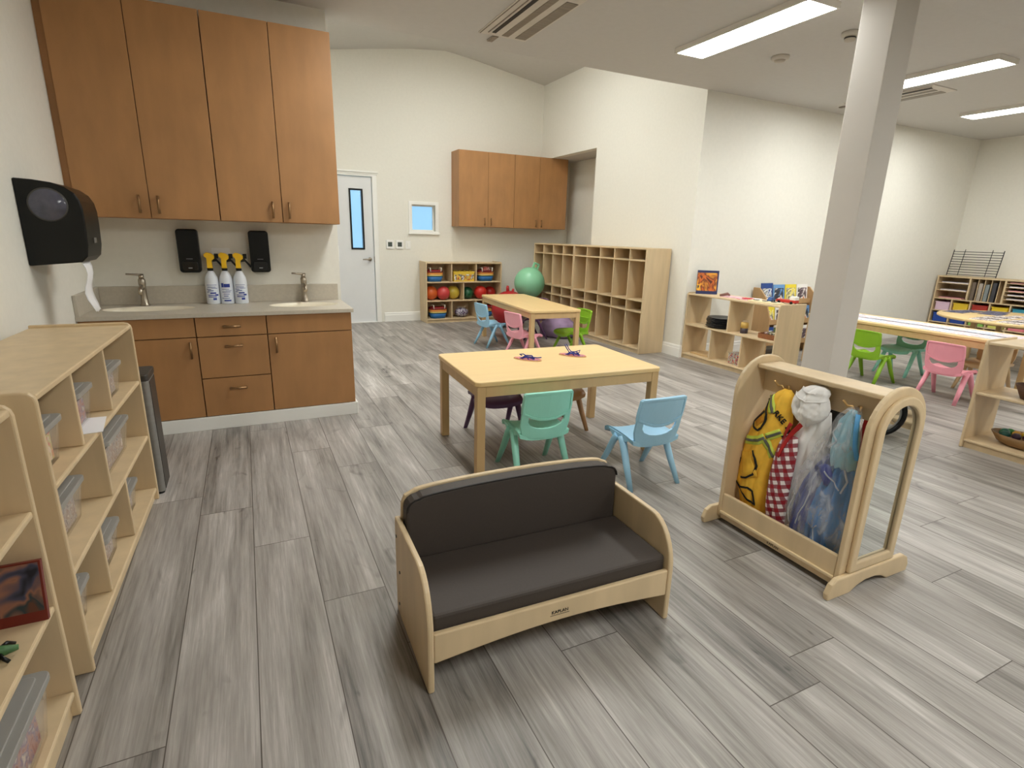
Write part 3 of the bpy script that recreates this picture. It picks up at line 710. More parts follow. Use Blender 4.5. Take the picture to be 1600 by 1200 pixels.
for zz, rr in ((0, .18), (.03, .22), (.12, .235), (.20, .20), (.26, .13), (.30, .06), (.34, .08)):
    rows.append([m.bm.verts.new((rr * (1 + .07 * math.sin(k * 3 + zz * 20)) * math.cos(2 * PI * k / 28), rr * 1.2 * (1 + .06 * math.sin(k * 2.3)) * math.sin(2 * PI * k / 28), zz)) for k in range(28)])
for p, q in zip(rows, rows[1:]):
    for k in range(28): m.bm.faces.new((p[k], p[(k + 1) % 28], q[(k + 1) % 28], q[k])).smooth = True
m.bm.faces.new(rows[0][::-1]); m.bm.faces.new(rows[-1])
m.done('sack_cloth', mat('purple_mesh', (156, 132, 164), .7, var=.12, scale=(14, 14, 14), bump=.3), t)
MB().tube([(.075 * math.cos(a), .09 * math.sin(a),   .298) for a in [2 * PI * k / 16 for k in range(16)]], .008, 6, True).done('drawstring', mat('sack_cord', (70, 50, 80), .7), t)

# lockers
def locker(label, y0, n, pitch):
    L = n * pitch + .018; H = 1.232; D = .36; th = .018
    t = thing('cubby_locker', label, 'locker', (4.125, y0, 0), -PI / 2, 'birch cubby lockers')
    for x in (0, L - th): MB().box((x, 0, 0), (x + th, D, H)).done('side_panel', BIRCH, t, bev=.003)
    MB().box((th, .002, H - th), (L - th, D, H)).done('top_panel', BIRCH, t, bev=.003)
    zs = [.062, .505, .636, 1.098]
    for z in zs: MB().box((th, .002, z - th), (L - th, D - .008, z)).done('shelf', BIRCH, t, bev=.003)
    for z, zt in zip(zs, zs[1:] + [H]):
        for k in range(1, n): MB().box((k * pitch, .006, z), (k * pitch + th * .8, D - .008, zt - th)).done('divider', BIRCH, t, bev=.003)
    MB().box((th, D - .007, .05), (L - th, D - .001, H - .01)).done('back_panel', BIRCH, t)
    MB().box((th, .012, 0), (L - th, .03, .044)).done('kick_board', BIRCH, t)
    for zt in (.47, 1.06):
        for k in range(n):
            MB().tube([((k + .5) * pitch, D - .008, zt - .03), ((k + .5) * pitch, D - .04, zt - .04), ((k + .5) * pitch, D - .045, zt - .02)], .004, 5).done('coat_hook', DKGRY, t)
    return t
locker('birch cubby locker nearer the camera, five sections wide, solid side showing', 6.592, 5, .308)
locker('birch cubby locker in the corner behind the green hop ball', 7.78, 4, .2905)

# hook rail in the niche
t = thing('wall_hook', 'white peg on the niche wall above the lockers', 'hook', (5.05, 7.35, 2.33), 0)
MB().box((-.012, -.05, -.03), (0, .05, .03)).done('base_plate', WHITE, t, bev=.002); MB().tube([(-.01, 0, 0), (-.08, 0, .01), (-.10, 0, .04)], .014).done('peg', WHITE, t)

# ================================================================ tables
def table(name, label, loc, rz, L, W, H, th=.028, leg=.05, inset=.012, ap=.062, legs=None, rnd=.035):
    t = thing(name, label, 'table', loc, rz)
    MB().prism(rrect(-L / 2, -W / 2, L / 2, W / 2, rnd), 'z', H - th, H).done('tabletop', MAPLE, t, bev=.006)
    a, b = L / 2 - inset, W / 2 - inset
    m = MB()
    for s in (-1, 1):
        m.box((-a + leg, s * (b - .012) - .009, H - th - ap), (a - leg, s * (b - .012) + .009, H - th))
        m.box((s * (a - .012) - .009, -b + leg, H - th - ap), (s * (a - .012) + .009, b - leg, H - th))
    m.done('apron', MLEG, t, bev=.002)
    for sx in (-1, 1):
        for sy in (-1, 1): MB().box((sx * (a - leg / 2) - leg / 2, sy * (b - leg / 2) - leg / 2, 0), (sx * (a - leg / 2) + leg / 2, sy * (b - leg / 2) + leg / 2, H - th)).done('leg', MLEG, t, bev=.004)
    return t
table('activity_table', 'low maple table holding two laced sandals, behind the couch', (1.685, 2.955, 0), math.radians(-2.6), 1.23, .775, .562)
table('activity_table', 'low maple table near the lockers with blue and pink chairs', (3.05, 5.895, 0), math.radians(86), 1.66, .62, .562)
table('activity_table', 'long maple table covered with worksheets, right of the column', (6.09, 3.19, 0), math.radians(90), 1.83, .68, .562)
t = thing('round_table', 'round maple table covered with dark trays and sheets in front of the art shelf', 'table', (7.95, 3.02, 0))
MB().lathe([(0, .532), (.765, .532), (.775, .538), (.775, .556), (.768, .562), (0, .562)], n=64).done('tabletop', MAPLE, t)
MB().lathe([(.44, .49), (.455, .49), (.455, .531), (.44, .531)], n=48).done('apron', MLEG, t)
for k in range(4):
    a = PI / 4 + k * PI / 2
    MB().box((.43 * math.cos(a) - .025, .43 * math.sin(a) - .025, 0), (.43 * math.cos(a) + .025, .43 * math.sin(a) + .025, .531)).done('leg', MLEG, t, bev=.004)

# ---------------------------------------------------------------- children's chairs
CH0 = mat('chair_teal', (150, 220, 202), .38, var=.02)
def make_chair(label, m, loc, rz):
    t = thing('child_chair', label, 'chair', loc, rz, "children's stacking chairs")
    # seat: curved shell, front at +y
    b = MB(); nx, ny = 8, 10; top = []; bot = []
    for j in range(ny + 1):
        v = j / ny; y = -.14 + .29 * v
        rt, rb = [], []
        for i in range(nx + 1):
            u = i / nx * 2 - 1; hw = .154 - .010 * v
            z = .282 - .010 * (1 - u * u) + .012 * (abs(u) ** 4) - (.022 * max(0, (v - .8) / .2) ** 2) - .012 * max(0, (.35 - v) / .35)
            rt.append(b.bm.verts.new((u * hw, y, z))); rb.append(b.bm.verts.new((u * hw * .97, y, z - .024)))
        top.append(rt); bot.append(rb)
    for j in range(ny):
        for i in range(nx):
            b.bm.faces.new((top[j][i], top[j][i + 1], top[j + 1][i + 1], top[j + 1][i])).smooth = True
            b.bm.faces.new((bot[j][i], bot[j + 1][i], bot[j + 1][i + 1], bot[j][i + 1])).smooth = True
    for i in range(nx):
        b.bm.faces.new((top[0][i], bot[0][i], bot[0][i + 1], top[0][i + 1])); b.bm.faces.new((top[ny][i], top[ny][i + 1], bot[ny][i + 1], bot[ny][i]))
    for j in range(ny):
        b.bm.faces.new((top[j][0], top[j + 1][0], bot[j + 1][0], bot[j][0])); b.bm.faces.new((top[j][nx], bot[j][nx], bot[j + 1][nx], top[j + 1][nx]))
    bmesh.ops.recalc_face_normals(b.bm, faces=b.bm.faces)
    b.done('seat', m, t)
    # side skirts of the seat
    for s in (-1, 1): MB().prism([(-.13, .285), (.10, .285), (.085, .268), (.045, .24), (-.045, .24), (-.085, .262)], 'x', s * .142 - .008, s * .142 + .008).done('seat_skirt', m, t, bev=.003)
    # back frame with slot and back panel
    def lean(bm_, extra=0):
        for v in bm_.verts:
            k = max(0, (v.co.z - .27)); v.co.y -= .20 * k - .9 * v.co.x ** 2 + .0
    outer = [(-.135, .262), (-.09, .25), (0, .246), (.09, .25), (.135, .262), (.150, .33), (.150, .40), (.148, .44), (-.148, .44), (-.150, .40), (-.150, .33)]
    slot = [(-.110, .384), (-.110, .352), (-.095, .330), (-.06, .314), (-.02, .308), (.02, .308), (.06, .314), (.095, .330), (.110, .352), (.110, .384), (.05, .37), (0, .366), (-.05, .37)]
    b = MB().plate(outer, [slot], 'y', -.150, -.136); lean(b.bm); b.done('back_frame', m, t, bev=.003)
    pan = [(-.148, .400), (-.10, .376), (-.05, .360), (0, .356), (.05, .360), (.10, .376), (.148, .400), (.150, .44), (.146, .515), (.138, .524), (.07, .528), (0, .529), (-.07, .528), (-.138, .524), (-.146, .515), (-.150, .44)]
    mid = [(px * .9, .44 + (pz - .44) * .82) for px, pz in pan]
    b = MB().plate(pan, [mid], 'y', -.154, -.128).plate(mid, [], 'y', -.150, -.134); lean(b.bm); b.done('backrest', m, t, bev=.003)
    for sx in (-1, 1):
        for sy, foot in ((1, (.160, .166)), (-1, (.160, -.166))):
            b = MB().tube([(sx * .140, sy * .020, .268), (sx * .144, sy * .044, .232), (sx * .151, sy * .10, .12), (sx * foot[0], foot[1], .004)], [.024, .0225, .0195, .0155], 10, flat=.85)
            for v in b.bm.verts:
                if v.co.z < .012: v.co.z = 0
            b.done('leg', m, t)
    return t
chair0 = make_chair('teal chair at the sandal table, right behind the couch', CH0, (1.42, 2.60, 0), math.radians(-3))
def chair(rgb, nm, loc, deg, label):
    r = dup(chair0, (loc[0], loc[1], 0), math.radians(deg), label)
    recolor(r, {CH0: mat('chair_' + nm, rgb, .38, var=.02)}); return r
chair((158, 206, 236), 'blue', (1.94, 2.285), -2, 'light blue chair at the sandal table, beside the couch')
chair((96, 62, 104), 'purple', (1.455, 3.235), 177, 'dark purple chair on the far side of the sandal table')
chair((166, 124, 82), 'brown', (1.93, 3.205), 179, 'tan brown chair on the far side of the sandal table')
chair((158, 206, 236), 'blue', (2.70, 6.13), -84, 'light blue chair at the table near the lockers')
chair((242, 170, 186), 'pink', (2.735, 5.32), -80, 'pink chair at the table near the lockers')
chair((136, 186, 40), 'green', (3.335, 5.30), 92, 'lime green chair between the far table and the lockers')
chair((96, 62, 104), 'purple', (3.40, 6.42), 85, 'dark purple chair mostly hidden under the far table')
chair((136, 186, 40), 'green', (5.59, 3.21), -91, 'lime green chair at the worksheet table by the column')
chair((238, 158, 174), 'pink_deep', (5.61, 2.53), -89, 'pink chair at the worksheet table beside the right shelf')
chair((150, 220, 202), 'teal_light', (6.265, 3.30), 90, 'teal chair on the far side of the worksheet table')
chair((206, 176, 136), 'tan', (6.31, 2.56), 92, 'tan chair on the far side of the worksheet table behind the pink one')

# ---------------------------------------------------------------- lacing sandals on the front table
def sandal(x, y, rz, label, flip):
    t = thing('lacing_sandal', label, 'toy sandal', (x, y, .562), rz, 'lacing sandals on the table')
    out = []
    for k in range(28):
        a = 2 * PI * k / 28; rr = .038 + .007 * math.cos(a) - .004 * math.cos(2 * a)
        out.append((.096 * math.cos(a), rr * math.sin(a) * 1.0 + .004 * math.cos(a)))
    MB().prism(out, 'z', 0, .006).done('sole', mat('sole_wood', (214, 176, 130), .5), t, bev=.001)
    MB().prism([(px * .95, py * .94) for px, py in out], 'z', .006, .0085).done('printed_footbed', blotch('purple_print', [(60, 50, 150), (226, 110, 90), (230, 150, 110), (110, 80, 160), (226, 120, 130)], 45), t)
    lc = mat('blue_lace', (28, 44, 140), .6)
    MB().tube([(.05, 0, .009), (.02, -.025, .022), (-.02, -.03, .018), (-.04, -.02, .009)], .004, 6).tube([(.05, 0, .009), (.02, .025, .024), (-.02, .03, .02), (-.04, .02, .009)], .004, 6).tube([(.02, -.03, .010), (0, 0, .018), (-.03, .03, .010)], .004, 6).tube([(.03, .03, .010), (0, 0, .02), (-.03, -.03, .010)], .004, 6).done('lace', lc, t)
    if flip: MB().tube([(-.02, 0, .018), (-.045, .005, .045), (-.06, .008, .068), (-.05, .012, .072), (-.03, .01, .04), (0, 0, .02), (.03, -.01, .035), (.055, -.012, .046), (.05, -.014, .03), (.02, -.004, .018)], .0032, 6).done('lace_loop', lc, t)
    else: MB().tube([(0, 0, .02), (-.03, 0, .034), (-.055, .0, .03), (-.04, .006, .02)], .0035, 6).tube([(.02, 0, .02), (.07, -.01, .022), (.10, -.012, .028)], .0035, 6).done('lace_loop', lc, t)
sandal(1.578, 3.015, math.radians(-50), 'laced toy sandal lying flat, left one on the maple table', False)
sandal(1.922, 3.02, math.radians(-50), 'laced toy sandal with upright lace loops, right one on the table', True)

# ================================================================ couch
t = thing('couch', 'small dark brown vinyl couch in a birch frame in the foreground', 'couch', (.372, 1.273, 0), math.radians(-1.7))
L, D = .894, .425
sp = [(0, 0), (.03, 0), (.05, .012), (D - .06, .012), (D - .04, 0), (D, 0), (D, .375)]
curve = [(.36, .378), (.125, .378)] + [(.125 - .125 * math.sin(a) , .20 + .178 * math.cos(a)) for a in [PI / 2 * k / 8 for k in range(1, 9)]]
sp2 = [(0, 0), (D, 0), (D, .376)] + curve
for x in (0, L - .02): MB().prism(sp2, 'x', x, x + .02).done('side_panel', BIRCH, t, bev=.006)
arch = [(.02, .10)] + [(.02 + (L - .04) * k / 16, .10 + .028 * math.sin(PI * k / 16)) for k in range(1, 16)] + [(L - .02, .10), (L - .02, .203), (.02, .203)]
MB().prism(arch, 'y', .004, .022).done('front_rail', BIRCH, t, bev=.005)
MB().box((.02, .03, .17), (L - .02, D - .03, .188)).done('seat_board', BIRCH, t)
bk = [(.02, .015), (L - .02, .015), (L - .02, .37)] + [(L - .022 - .04 * (1 - math.cos(a)), .43 + .04 * math.sin(a)) for a in (0, PI / 4, PI / 2)] + [(L / 2 + (L / 2 - .062) * math.cos(PI * k / 14), .47 + .024 * math.sin(PI * k / 14)) for k in range(1, 14)] + [(.062, .47), (.034, .458), (.022, .43), (.02, .37)]
MB().prism(bk, 'y', D - .022, D - .002).done('back_panel', BIRCH, t, bev=.005)
cu = MB().prism(rrect(.022, .024, L - .022, D - .085, .012), 'z', .188, .250).done('seat_cushion', COUCH, t, bev=.010)
bo = [(.025, .236), (L - .025, .236), (L - .026, .425)] + [(L - .026 - .045 * (1 - math.cos(a)), .425 + .042 * math.sin(a)) for a in (PI / 8, PI / 4, 3 * PI / 8, PI / 2)] + [(L / 2 + (L / 2 - .071) * math.cos(PI * k / 12), .467 + .022 * math.sin(PI * k / 12)) for k in range(1, 12)] + [(.026 + .045 * (1 - math.cos(a)), .425 + .042 * math.sin(a)) for a in (PI / 2, 3 * PI / 8, PI / 4, PI / 8)] + [(.026, .425)]
bc = MB().prism(bo, 'y', D - .082, D - .023).done('back_cushion', COUCH, t, bev=.008)
MB().tube([(p[0], D - .0825, p[1]) for p in bo[2:]], .0035, 6).done('piping', PIPING, bc)
text('logo', 'KAPLAN', .0165, (.44, .0032, .163), (PI / 2, 0, 0), t, INK)
MB().box((.405, .0028, .1515), (.475, .0042, .1525)).done('logo_line', INK, t)
for (y, z) in ((.40, .31), (.36, .19), (.38, .05)): MB().lathe([(0, -.002), (.006, -.002), (.006, .001), (0, .001)], (0, y, z), 10, 'x').done('bolt', DKGRY, t)

# ================================================================ dress-up stand
t = thing('dress_up_stand', 'birch dress-up stand with hanging costumes and arched mirror end', 'clothes stand', (2.155, 1.39, 0))
hw = .178
def endpan(s=1.0):
    return [(-hw, .03), (hw, .03), (hw, .66)] + [(hw * math.cos(a), .66 + .168 * math.sin(a)) for a in [PI * k / 16 for k in range(1, 16)]] + [(-hw, .66)]
for y0, y1 in ((-.30, -.28), (.30, .32)): MB().prism(endpan(), 'y', y0, y1).done('end_panel', BIRCH, t, bev=.005)
foot = [(-.255, 0), (-.12, 0), (-.08, .022), (-.03, .034), (.03, .034), (.08, .022), (.12, 0), (.255, 0), (.262, .03), (.245, .068), (.215, .085), (-.215, .085), (-.245, .068), (-.262, .03)]
MB().prism(foot, 'y', -.322, -.30).done('foot', BIRCH, t, bev=.006)
MB().prism(foot, 'y', .32, .342).done('foot', BIRCH, t, bev=.006)
MB().box((-.07, -.28, .772), (.07, .30, .794)).done('top_board', BIRCH, t, bev=.006)
MB().box((-.012, -.28, .665), (.012, .30, .772)).done('hook_rail', BIRCH, t, bev=.002)
MB().box((-.175, -.28, .024), (-.157, .30, .155)).done('front_rail', BIRCH, t, bev=.005)
MB().box((-.184, -.28, .052), (-.174, .30, .066)).done('bead_moulding', BEDGE, t, bev=.003)
MB().box((.157, -.28, .024), (.175, .30, .155)).done('rear_rail', BIRCH, t, bev=.005)
MB().box((-.157, -.28, .03), (.157, .30, .045)).done('floor_board', BIRCH, t)
fr_o = [(-hw, .088), (hw, .088), (hw, .66)] + [(hw * math.cos(a), .66 + .168 * math.sin(a)) for a in [PI * k / 20 for k in range(1, 20)]] + [(-hw, .66)]
iw = .105
fr_i = [(-iw, .128), (iw, .128), (iw, .66)] + [(iw * math.cos(a), .66 + .10 * math.sin(a)) for a in [PI * k / 20 for k in range(1, 20)]] + [(-iw, .66)]
mw = .142
fr_m = [(-mw, .088), (mw, .088), (mw, .66)] + [(mw * math.cos(a), .66 + .135 * math.sin(a)) for a in [PI * k / 20 for k in range(1, 20)]] + [(-mw, .66)]
mf = MB().plate(fr_m, [fr_i], 'y', -.318, -.30).done('mirror_frame', BIRCH, t, bev=.006)
MB().prism([(p[0] * 1.03, p[1]) for p in fr_i], 'y', -.303, -.3005).done('mirror', MIRROR, t)
for y in (.165, -.0, -.155):
    MB().tube([(-.013, y, .69), (-.03, y + .002, .685), (-.045, y + .012, .715), (-.05, y + .028, .712), (-.055, y + .045, .732)], .005, 8).tube([(-.013, y, .70), (-.03, y - .006, .716), (-.04, y - .02, .72), (-.042, y - .022, .70)], .005, 8).done('hook', BRASS, t)
text('logo', 'KAPLAN', .016, (-.1752, -.0, .04), (PI / 2, 0, -PI / 2), t, INK)

# costumes (x towards the room is smaller; open side faces -x)
from mathutils import noise as mnoise
def interp(rows, z):
    """rows sorted from top to bottom: (z, y_right, y_left, x_centre, depth)"""
    if z >= rows[0][0]: return rows[0][1:]
    for p, q in zip(rows, rows[1:]):
        if p[0] >= z >= q[0]:
            t = (p[0] - z) / max(1e-6, p[0] - q[0])
            return tuple(p[i] + (q[i] - p[i]) * t for i in range(1, 5))
    return rows[-1][1:]
def front(rows, y, z, f):
    ya, yb, xc, d = interp(rows, z)
    t = min(1, max(0, (y - ya) / max(1e-4, yb - ya)))
    bul = max(0, math.sin(PI * t)) ** .55
    fold = abs(math.sin(PI * f[0] * (t + f[2] * (z - rows[-1][0])) + f[3])) ** .8
    wr = mnoise.noise(Vector((y * 22 + f[3], z * 16, f[3] * 3))) + .5 * mnoise.noise(Vector((y * 55, z * 40 + f[3], 2)))
    return xc - d * bul * (.55 + .45 * fold * f[1] + f[4] * wr)
def drape(mb, rows, f, o, nz=40, ny=44, back=.45):
    """closed cloth body with folds; o = origin to subtract"""
    z1, z0 = rows[0][0], rows[-1][0]; F = []; B = []
    for j in range(nz + 1):
        z = z1 + (z0 - z1) * j / nz; ya, yb, xc, d = interp(rows, z); rf = []; rb = []
        for i in range(ny + 1):
            y = ya + (yb - ya) * i / ny
            hem = (.006 * math.sin(9 * PI * i / ny + f[3]) if j == nz else 0)
            rf.append(mb.bm.verts.new((front(rows, y, z, f) - o[0], y - o[1], z + hem - o[2])))
            rb.append(mb.bm.verts.new((xc + d * back * max(0, math.sin(PI * i / ny)) ** .5 + .0015 - o[0], y - o[1], z + hem - o[2])))
        F.append(rf); B.append(rb)
    fs = []
    for j in range(nz):
        for i in range(ny):
            fs.append(mb.bm.faces.new((F[j][i], F[j][i + 1], F[j + 1][i + 1], F[j + 1][i]))); fs.append(mb.bm.faces.new((B[j][i], B[j + 1][i], B[j + 1][i + 1], B[j][i + 1])))
    for j in range(nz):
        fs.append(mb.bm.faces.new((F[j][0], F[j + 1][0], B[j + 1][0], B[j][0]))); fs.append(mb.bm.faces.new((F[j][ny], B[j][ny], B[j + 1][ny], F[j + 1][ny])))
    for i in range(ny):
        fs.append(mb.bm.faces.new((F[0][i], B[0][i], B[0][i + 1], F[0][i + 1]))); fs.append(mb.bm.faces.new((F[nz][i], F[nz][i + 1], B[nz][i + 1], B[nz][i])))
    for q in fs: q.smooth = True
    bmesh.ops.recalc_face_normals(mb.bm, faces=fs)
    return mb
REC = {}
def cloth(name, label, rows, m, f, cat='costume'):
    rows = sorted(rows, key=lambda r: -r[0]); z0 = rows[-1][0]; yc = sum((r[1] + r[2]) / 2 for r in rows) / len(rows)
    t = thing(name, label, cat, (2.1, yc, z0)); o = (2.1, yc, z0)
    drape(MB(), rows, f, o).done('cloth', m, t)
    REC[t.name] = (rows, f, o); return t
def extra(par, name, rows, m, f, nz=30, ny=30):
    rows = sorted(rows, key=lambda r: -r[0])
    return drape(MB(), rows, f, REC[par.name][2], nz, ny).done(name, m, par)
def strip(par, name, pts, wd, m, lift=.002, rec=None):
    """flat band following the front of a costume through (y, z) points"""
    rows, f, o = REC[par.name]
    if rec: rows, f = rec
    P = []
    for p, q in zip(pts, pts[1:]):
        n = max(2, int(math.hypot(q[0] - p[0], q[1] - p[1]) / .008))
        for k in range(n): P.append((p[0] + (q[0] - p[0]) * k / n, p[1] + (q[1] - p[1]) * k / n))
    P.append(pts[-1]); b = MB(); prev = None
    for i, p in enumerate(P):
        a_, c_ = P[max(0, i - 2)], P[min(len(P) - 1, i + 2)]
        tx, tz = c_[0] - a_[0], c_[1] - a_[1]; ln = math.hypot(tx, tz) or 1; ny_, nz_ = -tz / ln, tx / ln
        ring = []
        for k in (-1, -.33, .33, 1):
            y = p[0] + ny_ * wd / 2 * k; z = p[1] + nz_ * wd / 2 * k
            ring.append(b.bm.verts.new((front(rows, y, z, f) - lift - o[0], y - o[1], z - o[2])))
        if prev:
            for k in range(3): b.bm.faces.new((prev[k], prev[k + 1], ring[k + 1], ring[k])).smooth = True
        prev = ring
    ob = b.done(name, m, par); sm = ob.modifiers.new('thickness', 'SOLIDIFY'); sm.thickness = .0022; sm.offset = 0
    return ob
vest = cloth('safety_vest', 'yellow safety vest with lime stripes hanging at the left of the stand',
    [(.705, 1.518, 1.552, 2.11, .02), (.69, 1.492, 1.572, 2.10, .028), (.66, 1.486, 1.598, 2.095, .036), (.61, 1.478, 1.612, 2.09, .042), (.57, 1.47, 1.635, 2.088, .046), (.527, 1.478, 1.660, 2.086, .05), (.47, 1.495, 1.676, 2.084, .052), (.43, 1.505, 1.686, 2.082, .054), (.37, 1.518, 1.694, 2.082, .056), (.30, 1.53, 1.700, 2.082, .058), (.24, 1.53, 1.706, 2.082, .058), (.20, 1.528, 1.706, 2.082, .056), (.165, 1.525, 1.690, 2.084, .052), (.10, 1.525, 1.672, 2.086, .046)], VEST, (2.2, .55, .5, .4, .12))
for nm, pts, wd, m, lf in (
    ('lime_stripe', [(1.680, .428), (1.63, .440), (1.59, .456), (1.562, .478)], .040, LIME, .002), ('grey_stripe', [(1.680, .428), (1.63, .440), (1.59, .456), (1.562, .478)], .012, GTAPE, .004),
    ('lime_stripe', [(1.500, .522), (1.53, .50), (1.556, .482)], .034, LIME, .002), ('grey_stripe', [(1.500, .522), (1.53, .50), (1.556, .482)], .012, GTAPE, .004),
    ('lime_stripe', [(1.560, .470), (1.54, .435), (1.518, .395)], .034, LIME, .002), ('grey_stripe', [(1.560, .470), (1.54, .435), (1.518, .395)], .012, GTAPE, .004),
    ('lime_stripe', [(1.592, .668), (1.572, .63), (1.555, .595)], .034, LIME, .002), ('grey_stripe', [(1.592, .668), (1.572, .63), (1.555, .595)], .012, GTAPE, .004),
    ('black_binding', [(1.603, .648), (1.594, .61), (1.582, .58), (1.582, .55), (1.596, .512), (1.612, .495), (1.64, .505), (1.652, .525), (1.625, .56), (1.598, .592)], .010, YELBK, .004),
    ('black_binding', [(1.664, .240), (1.62, .258), (1.592, .285), (1.581, .33), (1.588, .37), (1.605, .402)], .009, YELBK, .006),
    ('black_binding', [(1.690, .33), (1.700, .26), (1.702, .215), (1.66, .178), (1.60, .150), (1.565, .140), (1.585, .20), (1.605, .212), (1.655, .195)], .009, YELBK, .004),
    ('black_binding', [(1.482, .552), (1.476, .53), (1.484, .508), (1.495, .50)], .012, YELBK, .004)):
    strip(vest, nm, pts, wd, m, lf)
strip(vest, 'chest_pocket', [(1.668, .305), (1.635, .315), (1.595, .335)], .125, VEST, .004)
strip(vest, 'armhole_shade_patch', [(1.632, .525), (1.60, .56)], .035, mat('shaded_lining', (206, 140, 36), .8, var=.05), .0015)  # darker yellow patch paints the shade inside the armhole opening
rw_, f_, o_ = REC[vest.name]
text('printed_letters', 'RKE', .036, (front(rw_, 1.515, .588, f_) - .006 - o_[0], 1.515 - o_[1], .588 - o_[2]), (math.radians(90), math.radians(38), math.radians(-78)), vest, INK, .004)

coat = cloth('chef_coat', 'white chef coat behind the checked apron on the stand', [(.655, 1.335, 1.44, 2.13, .02), (.58, 1.318, 1.465, 2.125, .034), (.50, 1.33, 1.495, 2.122, .038), (.40, 1.335, 1.50, 2.122, .04), (.28, 1.34, 1.50, 2.122, .04), (.16, 1.35, 1.49, 2.124, .038), (.10, 1.36, 1.48, 2.126, .034)], CLOTHW, (3.2, .6, .3, 1.1, .10))
hat = cloth('chef_hat', 'puffy white chef hat hanging in the middle of the stand',
    [(.762, 1.36, 1.405, 2.10, .03), (.755, 1.342, 1.425, 2.10, .045), (.738, 1.332, 1.455, 2.095, .056), (.722, 1.334, 1.466, 2.09, .050), (.708, 1.326, 1.480, 2.09, .058), (.68, 1.318, 1.488, 2.09, .066), (.65, 1.321, 1.488, 2.088, .066), (.625, 1.338, 1.476, 2.086, .058), (.603, 1.366, 1.452, 2.086, .046), (.584, 1.395, 1.425, 2.09, .025)], CLOTHW, (2.4, .35, 1.5, .3, .22), 'hat')
for pts in ([(1.478, .715), (1.44, .700), (1.40, .694), (1.36, .702), (1.33, .712)], [(1.455, .742), (1.41, .732), (1.37, .735)]): strip(hat, 'hat_pleat', pts, .006, CLOTHW, .003)
apron = cloth('checked_apron', 'red and white gingham apron with red straps beside the vest', [(.52, 1.425, 1.490, 2.075, .02), (.46, 1.412, 1.508, 2.068, .03), (.40, 1.410, 1.515, 2.064, .036), (.32, 1.412, 1.520, 2.062, .04), (.24, 1.415, 1.520, 2.062, .042), (.17, 1.412, 1.516, 2.064, .04), (.10, 1.415, 1.506, 2.066, .036)], GING, (1.6, .6, .8, .2, .12))
strip(apron, 'strap', [(1.418, .585), (1.436, .555), (1.455, .52), (1.468, .47), (1.478, .42)], .018, REDC, .003)
strip(apron, 'strap', [(1.455, .58), (1.468, .55), (1.482, .515)], .016, REDC, .003)
DRS = mat('blue_satin_dress', (58, 122, 184), .4, var=.22, scale=(26, 26, 5))
DRI = mat('indigo_tulle', (74, 84, 140), .6, var=.2, scale=(26, 26, 5))
DRT = mat('pale_blue_bodice', (138, 184, 200), .45, var=.14, scale=(20, 20, 12))
dress = cloth('princess_dress', 'blue costume dress under clear plastic hanging nearest the mirror', [(.49, 1.165, 1.265, 2.09, .034), (.42, 1.16, 1.285, 2.086, .044), (.34, 1.15, 1.31, 2.084, .05), (.24, 1.138, 1.33, 2.084, .054), (.15, 1.138, 1.335, 2.086, .052), (.092, 1.142, 1.33, 2.088, .05)], DRS, (3.6, 1.0, .15, .7, .14))
extra(dress, 'bodice', [(.712, 1.205, 1.228, 2.075, .012), (.66, 1.182, 1.262, 2.072, .026), (.58, 1.166, 1.275, 2.07, .036), (.52, 1.164, 1.272, 2.07, .04), (.475, 1.162, 1.262, 2.07, .042)], DRT, (2.6, .7, .4, .2, .16))
extra(dress, 'overskirt', [(.50, 1.255, 1.29, 2.082, .02), (.44, 1.25, 1.325, 2.078, .034), (.36, 1.27, 1.362, 2.076, .042), (.27, 1.285, 1.385, 2.076, .046), (.18, 1.30, 1.395, 2.078, .044), (.12, 1.31, 1.395, 2.08, .038)], DRI, (2.4, .9, .6, .1, .14))
oy, z0 = REC[dress.name][2][1:]
MB().tube([(-.045, 1.185 - oy, .705 - z0), (-.052, 1.178 - oy, .64 - z0), (-.056, 1.166 - oy, .58 - z0), (-.052, 1.152 - oy, .53 - z0)], .010, 8, flat=.5).done('shoulder_strap', mat('sky_blue_strap', (84, 158, 214), .5), dress)
extra(dress, 'satin_bow', [(.468, 1.25, 1.275, 2.048, .01), (.45, 1.238, 1.297, 2.046, .014), (.42, 1.228, 1.285, 2.046, .014), (.385, 1.238, 1.262, 2.048, .010)], NAVY, (2, .8, .5, .4, .3), 10, 14)
# clear cover over the dress
m = bpy.data.materials.new('clear_garment_film'); m.use_nodes = True; nt = m.node_tree
b = nt.nodes['Principled BSDF']; b.inputs['Base Color'].default_value = (.84, .86, .90, 1); b.inputs['Roughness'].default_value = .14
nz = nt.nodes.new('ShaderNodeTexNoise'); nz.inputs['Scale'].default_value = 1; nz.inputs['Distortion'].default_value = .8; nz.inputs['Detail'].default_value = 4
tc = nt.nodes.new('ShaderNodeTexCoord'); mp = nt.nodes.new('ShaderNodeMapping'); mp.inputs['Scale'].default_value = (24, 24, 9); mp.inputs['Rotation'].default_value = (.5, 0, 0)
nt.links.new(tc.outputs['Object'], mp.inputs[0]); nt.links.new(mp.outputs[0], nz.inputs['Vector'])
rp = nt.nodes.new('ShaderNodeMapRange'); rp.inputs[1].default_value = .42; rp.inputs[2].default_value = .72; rp.inputs[3].default_value = .10; rp.inputs[4].default_value = .50
nt.links.new(nz.outputs['Fac'], rp.inputs[0]); nt.links.new(rp.outputs[0], b.inputs['Alpha'])
